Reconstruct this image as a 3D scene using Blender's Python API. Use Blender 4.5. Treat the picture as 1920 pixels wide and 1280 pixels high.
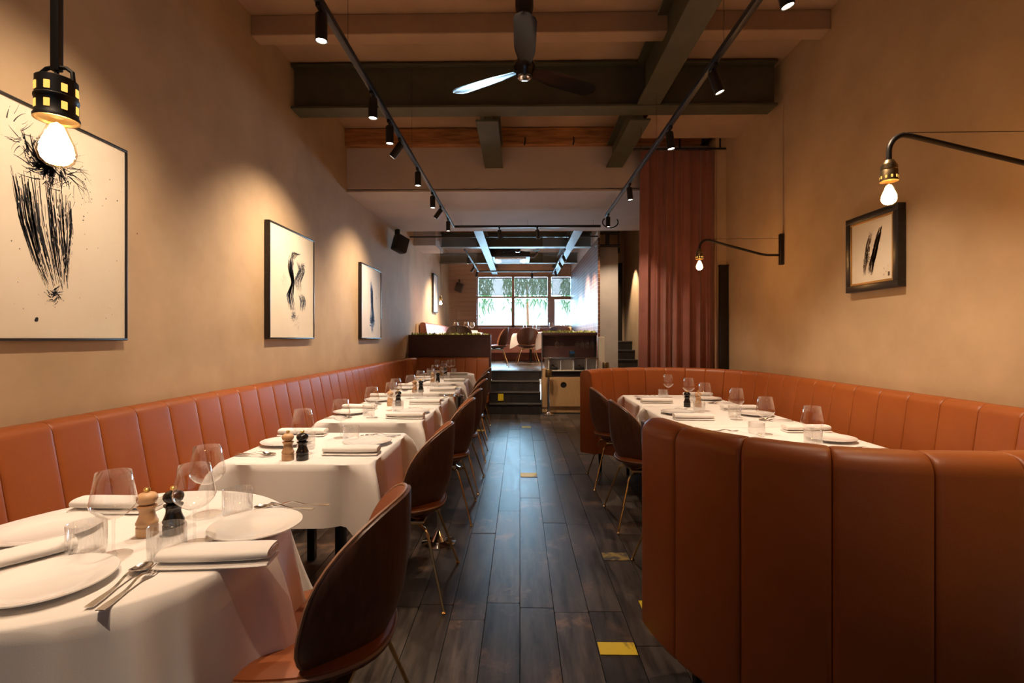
import bpy, bmesh, math, random
from mathutils import Vector, Matrix
random.seed(7)
PI = math.pi
S = bpy.context.scene
COL = S.collection
for o in list(bpy.data.objects): bpy.data.objects.remove(o)

# ------------------------------------------------------------------ camera
cam = bpy.data.cameras.new('camera'); cam.sensor_width = 36; cam.lens = 17.25
cam.shift_y = -5.5/1920; cam.clip_start = 0.05; cam.clip_end = 200
camo = bpy.data.objects.new('camera', cam); COL.objects.link(camo)
camo.location = (0, 0, 1.33); camo.rotation_euler = (PI/2, 0, 0.0163)
S.camera = camo

# ------------------------------------------------------------------ world, exposure
W = bpy.data.worlds.new('world'); S.world = W; W.use_nodes = True
bg = W.node_tree.nodes['Background']
bg.inputs[0].default_value = (0.68, 0.86, 1.0, 1); bg.inputs[1].default_value = 4.0
S.view_settings.view_transform = 'Standard'; S.view_settings.look = 'None'
S.view_settings.exposure = 0.0; S.view_settings.gamma = 1; S.view_settings.use_curve_mapping = False
WARM = (1.0, 0.56, 0.22); SPOTC = (1.0, 0.77, 0.56)

def area_light(name, loc, rot, sx, sy, power, color):
    l = bpy.data.lights.new(name, 'AREA'); l.shape = 'RECTANGLE'; l.size = sx; l.size_y = sy
    l.energy = power; l.color = color
    o = bpy.data.objects.new(name, l); COL.objects.link(o); o.location = loc; o.rotation_euler = rot
    return o
# daylight entering by the street window behind the camera and the far garden window
area_light('street_daylight', (0.3, -3.35, 1.9), (PI/2, 0, 0), 3.4, 2.2, 110, (0.72, 0.84, 1.0))
area_light('garden_daylight', (0.3, 14.9, 2.45), (-PI/2, 0, 0), 3.2, 1.7, 150, (0.42, 0.74, 1.0)).data.spread = 1.3

# ------------------------------------------------------------------ mesh helpers
class MB:
    def __init__(s): s.v = []; s.f = []
    def add(s, v, f):
        n = len(s.v); s.v += [tuple(p) for p in v]; s.f += [tuple(i+n for i in q) for q in f]; return s
    def box(s, x0, x1, y0, y1, z0, z1):
        v = [(x, y, z) for z in (z0, z1) for y in (y0, y1) for x in (x0, x1)]
        return s.add(v, [(0,2,3,1),(4,5,7,6),(0,1,5,4),(2,6,7,3),(0,4,6,2),(1,3,7,5)])
    def cbox(s, x0, x1, y0, y1, z0, z1, b=0.01):
        bm = bmesh.new(); bmesh.ops.create_cube(bm, size=1)
        for v in bm.verts:
            v.co = Vector(((x0+x1)/2+v.co.x*(x1-x0), (y0+y1)/2+v.co.y*(y1-y0), (z0+z1)/2+v.co.z*(z1-z0)))
        bmesh.ops.bevel(bm, geom=list(bm.edges), offset=b, segments=2, affect='EDGES', profile=0.5)
        bm.verts.index_update()
        s.add([v.co[:] for v in bm.verts], [[v.index for v in f.verts] for f in bm.faces]); bm.free(); return s
    def lathe(s, prof, n=24, c=(0,0,0), cap=True):
        # prof: list of (r, z)
        m = len(prof); v = []; f = []
        for (r, z) in prof:
            for k in range(n):
                a = 2*PI*k/n; v.append((c[0]+r*math.cos(a), c[1]+r*math.sin(a), c[2]+z))
        for i in range(m-1):
            for k in range(n):
                k2 = (k+1) % n; f.append((i*n+k, i*n+k2, (i+1)*n+k2, (i+1)*n+k))
        if cap:
            if prof[0][0] > 1e-5: f.append(tuple(range(n))[::-1])
            if prof[-1][0] > 1e-5: f.append(tuple((m-1)*n+k for k in range(n)))
        return s.add(v, f)
    def tube(s, pts, r, n=10, closed=False, cap=True):
        pts = [Vector(p) for p in pts]; m = len(pts)
        rs = r if isinstance(r, (list, tuple)) else [r]*m
        v = []; f = []; up = None
        for i in range(m):
            if closed: t = (pts[(i+1) % m]-pts[i-1])
            else: t = pts[min(i+1, m-1)]-pts[max(i-1, 0)]
            t.normalize()
            if up is None:
                up = Vector((0, 0, 1)) if abs(t.z) < 0.9 else Vector((1, 0, 0))
            a = t.cross(up)
            if a.length < 1e-6: a = t.cross(Vector((0, 1, 0.1)))
            a.normalize(); b = a.cross(t).normalized(); up = b
            for k in range(n):
                q = 2*PI*k/n; v.append(pts[i]+a*(rs[i]*math.cos(q))+b*(rs[i]*math.sin(q)))
        for i in range(m if closed else m-1):
            j = (i+1) % m
            for k in range(n):
                k2 = (k+1) % n; f.append((i*n+k, i*n+k2, j*n+k2, j*n+k))
        if cap and not closed:
            f.append(tuple(range(n))[::-1]); f.append(tuple((m-1)*n+k for k in range(n)))
        return s.add(v, f)
    def rings(s, rings, cap0=True, cap1=True, closed=True):
        n = len(rings[0]); v = []; f = []
        for r in rings: v += list(r)
        for i in range(len(rings)-1):
            for k in range(n if closed else n-1):
                k2 = (k+1) % n; f.append((i*n+k, i*n+k2, (i+1)*n+k2, (i+1)*n+k))
        if cap0: f.append(tuple(range(n))[::-1])
        if cap1: f.append(tuple((len(rings)-1)*n+k for k in range(n)))
        return s.add(v, f)
    def xform(s, M):
        s.v = [tuple(M @ Vector(p)) for p in s.v]; return s
    def mesh(s, name, mat, smooth=True, ang=40):
        me = bpy.data.meshes.new(name); me.from_pydata(s.v, [], s.f); me.update()
        bm = bmesh.new(); bm.from_mesh(me); bmesh.ops.recalc_face_normals(bm, faces=bm.faces); bm.to_mesh(me); bm.free()
        if smooth:
            me.polygons.foreach_set('use_smooth', [True]*len(me.polygons))
            me.set_sharp_from_angle(angle=math.radians(ang))
        if mat: me.materials.append(mat)
        return me
def link(name, data, parent=None, loc=None, rot=None):
    o = bpy.data.objects.new(name, data); COL.objects.link(o)
    if parent: o.parent = parent
    if loc: o.location = loc
    if rot: o.rotation_euler = rot
    return o
def part(name, mb, mat, parent=None, smooth=True, ang=40, loc=None):
    return link(name, mb.mesh(name, mat, smooth, ang), parent, loc)
def tag(o, label, cat=None, group=None, kind=None):
    if label: o['label'] = label
    if cat: o['category'] = cat
    if group: o['group'] = group
    if kind: o['kind'] = kind
    return o
def thing(name, label, cat, loc=(0,0,0), rz=0, group=None):
    o = link(name, None, None, loc, (0, 0, rz)); o.empty_display_size = 0.1
    return tag(o, label, cat, group)
def struct(name, mb, mat, parent=None, smooth=False):
    o = part(name, mb, mat, parent, smooth)
    if not parent: o['kind'] = 'structure'
    return o
def inst(proto, name, label, cat, group, loc, rz=0, tilt=None):
    t = thing(name, label, cat, loc, rz, group)
    for p in proto:
        c = link(p[0], p[1], t)
        if len(p) > 2 and p[2]: c['label'] = p[2]
        if len(p) > 3:
            for q in p[3]: link(q[0], q[1], c)
    return t

# ------------------------------------------------------------------ materials
def new_mat(name):
    m = bpy.data.materials.new(name); m.use_nodes = True
    return m, m.node_tree.nodes, m.node_tree.links, m.node_tree.nodes['Principled BSDF']
def mat(name, col, rough=0.5, metal=0, spec=0.5, noise=None, bump=None, sheen=0, stretch=(1,1,1), coat=0, rnd=0):
    # noise = (scale, other colour, contrast low, contrast high); bump = (scale, strength)
    m, N, L, B = new_mat(name)
    B.inputs['Base Color'].default_value = (*col, 1); B.inputs['Roughness'].default_value = rough
    B.inputs['Metallic'].default_value = metal; B.inputs['Specular IOR Level'].default_value = spec
    B.inputs['Sheen Weight'].default_value = sheen; B.inputs['Coat Weight'].default_value = coat
    B.inputs['Coat Roughness'].default_value = 0.1
    if noise or bump or rnd:
        tc = N.new('ShaderNodeTexCoord'); mp = N.new('ShaderNodeMapping'); mp.inputs['Scale'].default_value = stretch
        L.new(tc.outputs['Object'], mp.inputs['Vector'])
    out = None
    if noise:
        t = N.new('ShaderNodeTexNoise'); t.inputs['Scale'].default_value = noise[0]; t.inputs['Detail'].default_value = 6
        t.inputs['Roughness'].default_value = 0.6
        L.new(mp.outputs[0], t.inputs['Vector'])
        r = N.new('ShaderNodeMapRange'); r.inputs[1].default_value = noise[2]; r.inputs[2].default_value = noise[3]
        L.new(t.outputs['Fac'], r.inputs[0])
        mx = N.new('ShaderNodeMix'); mx.data_type = 'RGBA'
        mx.inputs[6].default_value = (*col, 1); mx.inputs[7].default_value = (*noise[1], 1)
        L.new(r.outputs[0], mx.inputs[0]); out = mx.outputs[2]
    if rnd:
        oi = N.new('ShaderNodeObjectInfo'); hs = N.new('ShaderNodeHueSaturation')
        r2 = N.new('ShaderNodeMapRange'); r2.inputs[3].default_value = 1-rnd; r2.inputs[4].default_value = 1+rnd
        L.new(oi.outputs['Random'], r2.inputs[0]); L.new(r2.outputs[0], hs.inputs['Value'])
        if out: L.new(out, hs.inputs['Color'])
        else: hs.inputs['Color'].default_value = (*col, 1)
        out = hs.outputs[0]
    if out: L.new(out, B.inputs['Base Color'])
    if bump:
        t = N.new('ShaderNodeTexNoise'); t.inputs['Scale'].default_value = bump[0]; t.inputs['Detail'].default_value = 5
        L.new(mp.outputs[0], t.inputs['Vector'])
        b = N.new('ShaderNodeBump'); b.inputs['Strength'].default_value = bump[1]; b.inputs['Distance'].default_value = 0.01
        L.new(t.outputs['Fac'], b.inputs['Height']); L.new(b.outputs[0], B.inputs['Normal'])
    return m
def emit(name, col, s):
    m, N, L, B = new_mat(name); N.remove(B)
    e = N.new('ShaderNodeEmission'); e.inputs[0].default_value = (*col, 1); e.inputs[1].default_value = s
    L.new(e.outputs[0], N['Material Output'].inputs[0]); return m
def thin_glass(name, tint=(1,1,1), rough=0.0, lo=0.03, hi=0.75, power=3.0, gloss=(1,1,1)):
    m, N, L, B = new_mat(name); N.remove(B)
    tr = N.new('ShaderNodeBsdfTransparent'); tr.inputs[0].default_value = (*tint, 1)
    gl = N.new('ShaderNodeBsdfGlossy'); gl.inputs['Roughness'].default_value = rough; gl.inputs[0].default_value = (*gloss, 1)
    lw = N.new('ShaderNodeLayerWeight'); lw.inputs[0].default_value = 0.5
    pw = N.new('ShaderNodeMath'); pw.operation = 'POWER'; pw.inputs[1].default_value = power
    L.new(lw.outputs['Facing'], pw.inputs[0])
    mr = N.new('ShaderNodeMapRange'); mr.inputs[3].default_value = lo; mr.inputs[4].default_value = hi
    L.new(pw.outputs[0], mr.inputs[0])
    mx = N.new('ShaderNodeMixShader'); L.new(mr.outputs[0], mx.inputs[0])
    L.new(tr.outputs[0], mx.inputs[1]); L.new(gl.outputs[0], mx.inputs[2])
    L.new(mx.outputs[0], N['Material Output'].inputs[0]); return m

M = {}
M['plaster'] = mat('ochre_plaster', (0.55, 0.385, 0.225), 0.75, noise=(1.7, (0.44, 0.30, 0.165), 0.35, 0.7), bump=(9, 0.12))
M['ceil'] = mat('ceiling_paint', (0.44, 0.29, 0.175), 0.85, noise=(3, (0.40, 0.26, 0.155), 0.4, 0.6))
M['mauve'] = mat('pale_plaster', (0.54, 0.44, 0.37), 0.85, noise=(2, (0.49, 0.40, 0.335), 0.4, 0.65))
M['grey_plaster'] = mat('grey_plaster', (0.50, 0.44, 0.38), 0.8, noise=(2.2, (0.40, 0.35, 0.31), 0.35, 0.7), bump=(9, 0.1))
M['green'] = mat('olive_steel_paint', (0.082, 0.078, 0.045), 0.5, noise=(5, (0.066, 0.064, 0.038), 0.4, 0.6))
M['timber'] = mat('rough_timber', (0.46, 0.20, 0.07), 0.7, noise=(5, (0.20, 0.08, 0.027), 0.4, 0.65), stretch=(0.6, 6, 6), bump=(8, 0.5))
M['leather'] = mat('cognac_leather', (0.32, 0.081, 0.012), 0.45, noise=(4, (0.28, 0.068, 0.010), 0.35, 0.7), bump=(160, 0.05), spec=0.45)
M['leather2'] = mat('chair_leather', (0.32, 0.095, 0.03), 0.42, noise=(6, (0.27, 0.078, 0.024), 0.35, 0.7), bump=(160, 0.05), spec=0.4)
M['veneer'] = mat('walnut_veneer', (0.115, 0.045, 0.022), 0.42, noise=(9, (0.07, 0.026, 0.013), 0.35, 0.65), stretch=(6, 6, 0.6))
M['piping'] = mat('piping', (0.30, 0.15, 0.085), 0.5)
M['brass'] = mat('brass', (0.75, 0.53, 0.24), 0.25, 1.0)
M['brass_dk'] = mat('aged_brass', (0.34, 0.24, 0.12), 0.38, 1.0, noise=(30, (0.2, 0.14, 0.07), 0.4, 0.6))
M['iron'] = mat('dark_iron', (0.045, 0.040, 0.036), 0.45, 0.8)
M['black'] = mat('black_satin', (0.010, 0.009, 0.009), 0.4)
M['gloss_black'] = mat('gloss_black', (0.008, 0.007, 0.007), 0.16, spec=0.7)
M['cloth'] = mat('white_linen', (0.80, 0.76, 0.72), 0.85, noise=(2, (0.77, 0.73, 0.69), 0.4, 0.6), bump=(300, 0.04), sheen=0.1)
M['china'] = mat('white_china', (0.86, 0.84, 0.81), 0.12, coat=0.4)
M['steel'] = mat('polished_steel', (0.72, 0.70, 0.68), 0.16, 1.0)
M['chrome'] = mat('chrome', (0.78, 0.78, 0.78), 0.08, 1.0)
M['beech'] = mat('beech_wood', (0.66, 0.40, 0.21), 0.45, noise=(14, (0.58, 0.34, 0.17), 0.4, 0.6), stretch=(1, 1, 0.2))
M['ebony'] = mat('black_lacquer_wood', (0.012, 0.010, 0.009), 0.2)
M['gold'] = mat('gold', (0.85, 0.58, 0.18), 0.28, 1.0)
M['paper'] = mat('cream_paper', (0.80, 0.70, 0.54), 0.8, noise=(3, (0.75, 0.64, 0.48), 0.4, 0.7))
M['paper2'] = mat('pale_paper', (0.76, 0.70, 0.64), 0.8, noise=(3, (0.72, 0.65, 0.59), 0.4, 0.7))
M['ink'] = mat('black_ink', (0.018, 0.016, 0.016), 0.6)
M['ink_wash'] = mat('brown_ink', (0.10, 0.055, 0.03), 0.6)
M['blue_ink'] = mat('blue_ink', (0.05, 0.10, 0.26), 0.6)
M['frame_black'] = mat('black_frame', (0.018, 0.015, 0.014), 0.35, noise=(25, (0.05, 0.04, 0.035), 0.55, 0.75))
M['gold_lip'] = mat('gilt', (0.42, 0.24, 0.08), 0.45, 0.6)
M['curtain'] = mat('terracotta_curtain', (0.25, 0.082, 0.056), 0.8, sheen=0.3, noise=(3, (0.20, 0.064, 0.045), 0.4, 0.65))
M['darkwood'] = mat('dark_red_wood', (0.085, 0.030, 0.022), 0.45, noise=(8, (0.055, 0.02, 0.015), 0.35, 0.65), stretch=(1, 1, 8))
M['oak'] = mat('oak', (0.48, 0.29, 0.13), 0.45, noise=(9, (0.40, 0.235, 0.10), 0.35, 0.65), stretch=(8, 8, 0.8))
M['cream'] = mat('cream_board', (0.62, 0.52, 0.40), 0.6)
M['white'] = mat('white_board', (0.72, 0.71, 0.70), 0.5)
M['glass'] = thin_glass('clear_glass', (0.97, 0.97, 0.97), 0.02, 0.06, 0.9, 2.2)
M['ribbed'] = thin_glass('ribbed_glass', (0.97, 0.97, 0.97), 0.06, 0.10, 0.7, 1.6)
M['pane'] = thin_glass('screen_glass', (0.97, 0.975, 0.98), 0.01, 0.05, 0.7, 4)
M['bulb_glass'] = thin_glass('amber_bulb_glass', (1.0, 0.93, 0.78), 0.02, 0.04, 0.5, 3)
M['dimming_pane'] = thin_glass('daylight_dimming_glass', (0.16, 0.17, 0.19), 0.02, 0.05, 0.6, 4)  # dark tint added to weaken the daylight from the street side
M['lens'] = emit('spot_lens', (1.0, 0.82, 0.6), 30)
M['bulb'] = emit('bulb_glow', (1.0, 0.50, 0.15), 200)
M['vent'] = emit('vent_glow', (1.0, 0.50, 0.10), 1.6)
M['moss'] = mat('moss', (0.16, 0.19, 0.03), 0.9, noise=(30, (0.30, 0.30, 0.06), 0.4, 0.6))
M['yellow'] = mat('yellow_paint', (0.72, 0.52, 0.010), 0.5, noise=(14, (0.20, 0.13, 0.03), 0.54, 0.66), stretch=(1, 0.4, 1))
M['yellow_worn'] = mat('worn_yellow_paint', (0.26, 0.17, 0.03), 0.5, noise=(22, (0.05, 0.035, 0.02), 0.42, 0.55))
M['_'] = None; M['pinkleather'] = mat('rose_leather', (0.36, 0.135, 0.09), 0.4, noise=(4, (0.31, 0.11, 0.075), 0.35, 0.7))
M['board'] = mat('pale_timber_board', (0.47, 0.31, 0.22), 0.6, noise=(4, (0.40, 0.26, 0.18), 0.4, 0.65), stretch=(0.5, 4, 6), rnd=0.06)
M['winframe'] = mat('window_timber', (0.33, 0.19, 0.115), 0.5)
M['leaf'] = mat('foliage', (0.10, 0.26, 0.08), 0.6, rnd=0.1)
M['render_white'] = mat('white_render', (0.85, 0.85, 0.84), 0.8)
M['grout'] = mat('dark_subfloor', (0.012, 0.010, 0.009), 0.9)
M['carton'] = mat('speaker_grey', (0.13, 0.11, 0.10), 0.6)
M['tape_grey'] = mat('step_edge_strip', (0.20, 0.17, 0.15), 0.35, 0.6)

def plank_mat(name, base, alt, patch, rough):
    m, N, L, B = new_mat(name)
    g = N.new('ShaderNodeNewGeometry'); oi = N.new('ShaderNodeObjectInfo')
    add = N.new('ShaderNodeVectorMath'); add.operation = 'ADD'
    sc = N.new('ShaderNodeVectorMath'); sc.operation = 'SCALE'; sc.inputs['Scale'].default_value = 37
    cmb = N.new('ShaderNodeCombineXYZ'); L.new(oi.outputs['Random'], cmb.inputs[0]); L.new(oi.outputs['Random'], cmb.inputs[1])
    L.new(cmb.outputs[0], sc.inputs[0]); L.new(g.outputs['Position'], add.inputs[0]); L.new(sc.outputs[0], add.inputs[1])
    mp = N.new('ShaderNodeMapping'); mp.inputs['Scale'].default_value = (9, 1.2, 1); L.new(add.outputs[0], mp.inputs[0])
    n1 = N.new('ShaderNodeTexNoise'); n1.inputs['Scale'].default_value = 2.2; n1.inputs['Detail'].default_value = 9; n1.inputs['Roughness'].default_value = 0.68
    L.new(mp.outputs[0], n1.inputs['Vector'])
    n2 = N.new('ShaderNodeTexNoise'); n2.inputs['Scale'].default_value = 3.2; n2.inputs['Detail'].default_value = 8; n2.inputs['Roughness'].default_value = 0.7
    L.new(add.outputs[0], n2.inputs['Vector'])
    r1 = N.new('ShaderNodeMapRange'); r1.inputs[1].default_value = 0.36; r1.inputs[2].default_value = 0.66; L.new(n1.outputs['Fac'], r1.inputs[0])
    a = N.new('ShaderNodeMix'); a.data_type = 'RGBA'; a.inputs[6].default_value = (*base, 1); a.inputs[7].default_value = (*alt, 1); L.new(r1.outputs[0], a.inputs[0])
    r2 = N.new('ShaderNodeMapRange'); r2.inputs[1].default_value = 0.56; r2.inputs[2].default_value = 0.70; L.new(n2.outputs['Fac'], r2.inputs[0])
    b = N.new('ShaderNodeMix'); b.data_type = 'RGBA'; b.inputs[7].default_value = (*patch, 1); L.new(a.outputs[2], b.inputs[6]); L.new(r2.outputs[0], b.inputs[0])
    hs = N.new('ShaderNodeHueSaturation'); r3 = N.new('ShaderNodeMapRange'); r3.inputs[3].default_value = 0.55; r3.inputs[4].default_value = 1.5
    L.new(oi.outputs['Random'], r3.inputs[0]); L.new(r3.outputs[0], hs.inputs['Value']); L.new(b.outputs[2], hs.inputs['Color'])
    L.new(hs.outputs[0], B.inputs['Base Color'])
    r4 = N.new('ShaderNodeMapRange'); r4.inputs[3].default_value = rough-0.08; r4.inputs[4].default_value = rough+0.2; L.new(n1.outputs['Fac'], r4.inputs[0])
    L.new(r4.outputs[0], B.inputs['Roughness'])
    bp = N.new('ShaderNodeBump'); bp.inputs['Strength'].default_value = 0.18; bp.inputs['Distance'].default_value = 0.003
    L.new(n1.outputs['Fac'], bp.inputs['Height']); L.new(bp.outputs[0], B.inputs['Normal'])
    return m
M['plank'] = plank_mat('dark_reclaimed_plank', (0.020, 0.015, 0.012), (0.088, 0.066, 0.052), (0.20, 0.115, 0.070), 0.30)
M['stairwood'] = plank_mat('stair_wood', (0.014, 0.011, 0.010), (0.030, 0.024, 0.021), (0.05, 0.03, 0.02), 0.36)

def tile_mat():
    m, N, L, B = new_mat('glossy_long_tiles')
    g = N.new('ShaderNodeNewGeometry'); sp = N.new('ShaderNodeSeparateXYZ'); L.new(g.outputs['Position'], sp.inputs[0])
    c = N.new('ShaderNodeCombineXYZ'); L.new(sp.outputs[1], c.inputs[0]); L.new(sp.outputs[2], c.inputs[1])
    br = N.new('ShaderNodeTexBrick'); br.inputs['Scale'].default_value = 1; br.inputs['Brick Width'].default_value = 0.55; br.inputs['Row Height'].default_value = 0.075
    br.inputs['Mortar Size'].default_value = 0.006; br.offset = 0
    br.inputs['Color1'].default_value = (0.17, 0.072, 0.038, 1); br.inputs['Color2'].default_value = (0.13, 0.058, 0.034, 1); br.inputs['Mortar'].default_value = (0.30, 0.18, 0.11, 1)
    L.new(c.outputs[0], br.inputs['Vector']); L.new(br.outputs['Color'], B.inputs['Base Color']); B.inputs['Roughness'].default_value = 0.5; B.inputs['Specular IOR Level'].default_value = 0.12
    bp = N.new('ShaderNodeBump'); bp.inputs['Strength'].default_value = 0.5; bp.inputs['Distance'].default_value = 0.003; bp.invert = True
    L.new(br.outputs['Fac'], bp.inputs['Height']); L.new(bp.outputs[0], B.inputs['Normal']); return m
M['tile'] = tile_mat()
def blind_mat():
    m, N, L, B = new_mat('sheer_blind'); B.inputs['Base Color'].default_value = (0.30, 0.30, 0.28, 1); B.inputs['Roughness'].default_value = 0.9
    tr = N.new('ShaderNodeBsdfTransparent'); mx = N.new('ShaderNodeMixShader'); mx.inputs[0].default_value = 0.5
    L.new(tr.outputs[0], mx.inputs[1]); L.new(B.outputs[0], mx.inputs[2]); L.new(mx.outputs[0], N['Material Output'].inputs[0]); return m
M['blind'] = blind_mat()

# ------------------------------------------------------------------ room shell
XL, XR, ZC = -2.05, 2.32, 3.79
UF = 0.71                                     # raised floor at the back
struct('wall_left', MB().box(XL-0.15, XL, -3.2, 14.4, 0, ZC+0.1), M['plaster'])
struct('wall_right', MB().box(XR, XR+0.15, -3.2, 11.1, 0, ZC+0.1), M['plaster'])
struct('ceiling', MB().box(XL-0.15, XR+0.15, -3.2, 5.80, ZC, ZC+0.12), M['ceil'])
# street wall behind the camera with one wide window opening
wb = MB(); wb.box(XL, XR, -3.2, -3.05, 0, 0.8); wb.box(XL, XR, -3.2, -3.05, 3.0, ZC); wb.box(XL, -1.5, -3.2, -3.05, 0.8, 3.0); wb.box(2.1, XR, -3.2, -3.05, 0.8, 3.0)
struct('wall_street', wb, M['plaster'])
w2 = struct('window_2', MB().box(-1.5, 2.1, -3.18, -3.08, 0.80, 0.86), M['black'])
for (x0, x1) in ((-1.5, -1.44), (-0.30, -0.24), (0.86, 0.92), (2.04, 2.1)): part('mullion', MB().box(x0, x1, -3.17, -3.09, 0.86, 3.0), M['black'], w2, False)
for (x0, x1) in ((-1.44, -0.30), (-0.24, 0.86), (0.92, 2.04)): part('glass_pane', MB().box(x0, x1, -3.135, -3.13, 0.86, 3.0), M['dimming_pane'], w2, False)  # unseen tinted panes, added to hold back the street daylight
# timber lintel, fascia and low ceiling
struct('trim_1', MB().cbox(XL, 2.10, 5.70, 5.95, 3.58, 3.785, 0.012), M['timber'])
struct('wall_fascia', MB().box(XL, XR, 5.77, 5.95, 3.08, 3.58), M['mauve'])
struct('ceiling_low', MB().box(XL, XR, 5.77, 7.90, 3.06, 3.09), M['mauve'])
struct('wall_fascia_rear', MB().box(XL, XR, 7.75, 7.90, 3.09, ZC), M['mauve'])
struct('ceiling_upper', MB().box(XL-0.15, XR+0.15, 5.80, 14.4, ZC, ZC+0.12), M['mauve'])
struct('ceiling_soffit', MB().box(1.24, XR, 4.53, 5.32, 3.49, ZC), M['ceil'])
struct('wall_soffit_left', MB().box(XL, -1.62, 9.4, 10.3, 3.12, ZC), M['grey_plaster'])
struct('wall_pier', MB().box(2.20, XR, 5.56, 5.76, 0, 3.6), M['plaster'])
# front ceiling joists
for y0 in (1.55, 3.70):
    struct('ceiling_joist', MB().cbox(XL, XR, y0, y0+0.13, 3.635, ZC, 0.008), M['ceil'])

def ibeam_x(y0, y1, x0, x1, zb, zt, fl=0.022, web=0.02):
    b = MB(); ym = y0+0.05
    b.cbox(x0, x1, y0, y1, zb, zb+fl, 0.004); b.cbox(x0, x1, y0, y1, zt-fl, zt, 0.004); b.box(x0+0.01, x1-0.01, ym, ym+web, zb+fl, zt-fl); return b
def ibeam_y(x0, x1, y0, y1, zb, zt, fl=0.02, web=0.05):
    b = MB(); xm = (x0+x1)/2
    b.cbox(x0, x1, y0, y1, zb, zb+fl, 0.004); b.cbox(x0, x1, y0, y1, zt-fl, zt, 0.004); b.box(xm-web/2, xm+web/2, y0, y1, zb+fl, zt-fl); return b
tag(part('steel_beam', ibeam_x(4.33, 4.52, XL+0.01, XR-0.06, 3.375, 3.775), M['green'], smooth=False), 'deep olive green steel beam spanning wall to wall behind the black ceiling fan', 'beam')
tag(part('steel_beam', ibeam_y(1.03, 1.23, -3.0, 4.34, 3.385, 3.775), M['green'], smooth=False), 'long olive green steel beam running from the street side into the deep cross beam', 'beam')
tag(part('steel_beam', ibeam_y(1.01, 1.20, 4.52, 5.765, 3.33, 3.60), M['green'], smooth=False), 'short olive green beam between cross beam and plaster fascia, beside the curtain', 'beam')
tag(part('steel_beam', ibeam_y(-0.41, -0.20, 4.52, 5.765, 3.33, 3.60), M['green'], smooth=False), 'short olive green beam between cross beam and fascia, standing alone under the timber', 'beam')
# small hooks in the timber lintel
for i, (x, lb) in enumerate(((0.06, 'small iron hook on the timber lintel near the lone green beam'), (0.62, 'small iron hook on the timber lintel near the curtain side beam'))):
    h = MB().tube([(x, 5.69, 3.66), (x, 5.665, 3.64), (x, 5.66, 3.60), (x-0.01, 5.665, 3.56)], 0.008, 8)
    tag(part('hook', h, M['iron']), lb, 'hook')

# ------------------------------------------------------------------ floor of planks
floor = struct('floor', MB().box(XL, XR, -3.05, 10.8, -0.10, -0.012), M['grout'])
pm = MB().cbox(-0.5, 0.5, -0.5, 0.5, -0.5, 0.5, 0.02).mesh('plank', M['plank'], False)
rw = 0.167; x = -2.05+0.02; row = 0
rows = []
x = -13*rw
k = -13
while k*rw < XR:
    xa = max(k*rw, XL+0.002); xb = min((k+1)*rw, XR-0.002)
    if xb-xa > 0.03:
        y = -0.6+random.uniform(-1.2, 0.0)
        while y < 8.65:
            ln = random.uniform(0.9, 1.9)
            if y > 6.5: ln = random.uniform(0.5, 0.9)
            ye = min(y+ln, 8.66)
            if 8.66-ye < 0.25: ye = 8.66
            o = link('plank', pm, floor); dz = random.uniform(-0.0012, 0.0012)
            o.location = ((xa+xb)/2, (y+ye)/2, -0.0065+dz-0.0012); o.scale = (xb-xa-0.003, ye-y-0.004, 0.010)
            y = ye
    k += 1
def patch(x0, x1, y0, y1, m, nm='paint_patch'):
    o = link(nm, MB().box(x0, x1, y0, y1, 0.0002, 0.0016).mesh(nm, M[m], False), floor); return o
patch(0.338, 0.497, 2.07, 2.155, 'yellow'); patch(0.60, 0.668, 2.36, 2.50, 'yellow'); patch(0.005, 0.165, 4.72, 4.86, 'yellow')
patch(0.03, 0.165, 7.30, 7.45, 'yellow'); patch(0.505, 0.66, 2.95, 3.06, 'yellow_worn'); patch(-0.16, -0.01, 7.58, 7.68, 'yellow_worn'); patch(-0.62, -0.50, 7.05, 7.15, 'yellow')

# ------------------------------------------------------------------ banquettes
def catmull(P, n=24):
    P = [Vector((p[0], p[1], 0)) for p in P]; out = []
    for i in range(len(P)-1):
        p0 = P[max(i-1, 0)]; p1 = P[i]; p2 = P[i+1]; p3 = P[min(i+2, len(P)-1)]
        if i == 0: p0 = p1+(p1-p2)
        if i+2 >= len(P): p3 = p2+(p2-p1)
        for j in range(n):
            t = j/n
            out.append(0.5*((2*p1)+(-p0+p2)*t+(2*p0-5*p1+4*p2-p3)*t*t+(-p0+3*p1-3*p2+p3)*t*t*t))
    out.append(P[-1]); return out
class Path:
    def __init__(s, pts):
        s.p = pts; s.d = [0]
        for a, b in zip(pts, pts[1:]): s.d.append(s.d[-1]+(b-a).length)
        s.L = s.d[-1]
    def at(s, q):
        q = min(max(q, 0), s.L); i = 0
        while i < len(s.d)-2 and s.d[i+1] < q: i += 1
        t = (q-s.d[i])/max(s.d[i+1]-s.d[i], 1e-9); return s.p[i].lerp(s.p[i+1], t)
    def frame(s, q, side, e=0.04):
        a = s.at(q-e); b = s.at(q+e); t = (b-a).normalized()
        return s.at(q), Vector((-t.y, t.x, 0))*side
def back_profile(zb, z0, lean, th=0.065):
    r = 0.052; P = []
    P += [(-th+0.012, z0), (-th, z0+0.02)]
    for k in range(6):
        a = PI-PI/2*k/5; P.append((-th+r+r*math.cos(a), zb-r+r*math.sin(a)))
    for k in range(6):
        a = PI/2-PI/2*0.85*k/5; P.append((th-r+r*math.cos(a), zb-r+r*math.sin(a)))
    P += [(th+lean*0.35, zb-0.22), (th+lean*0.75, zb-0.42), (th+lean, 0.44), (th+lean, z0+0.02), (th+lean-0.012, z0)]
    return P
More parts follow.
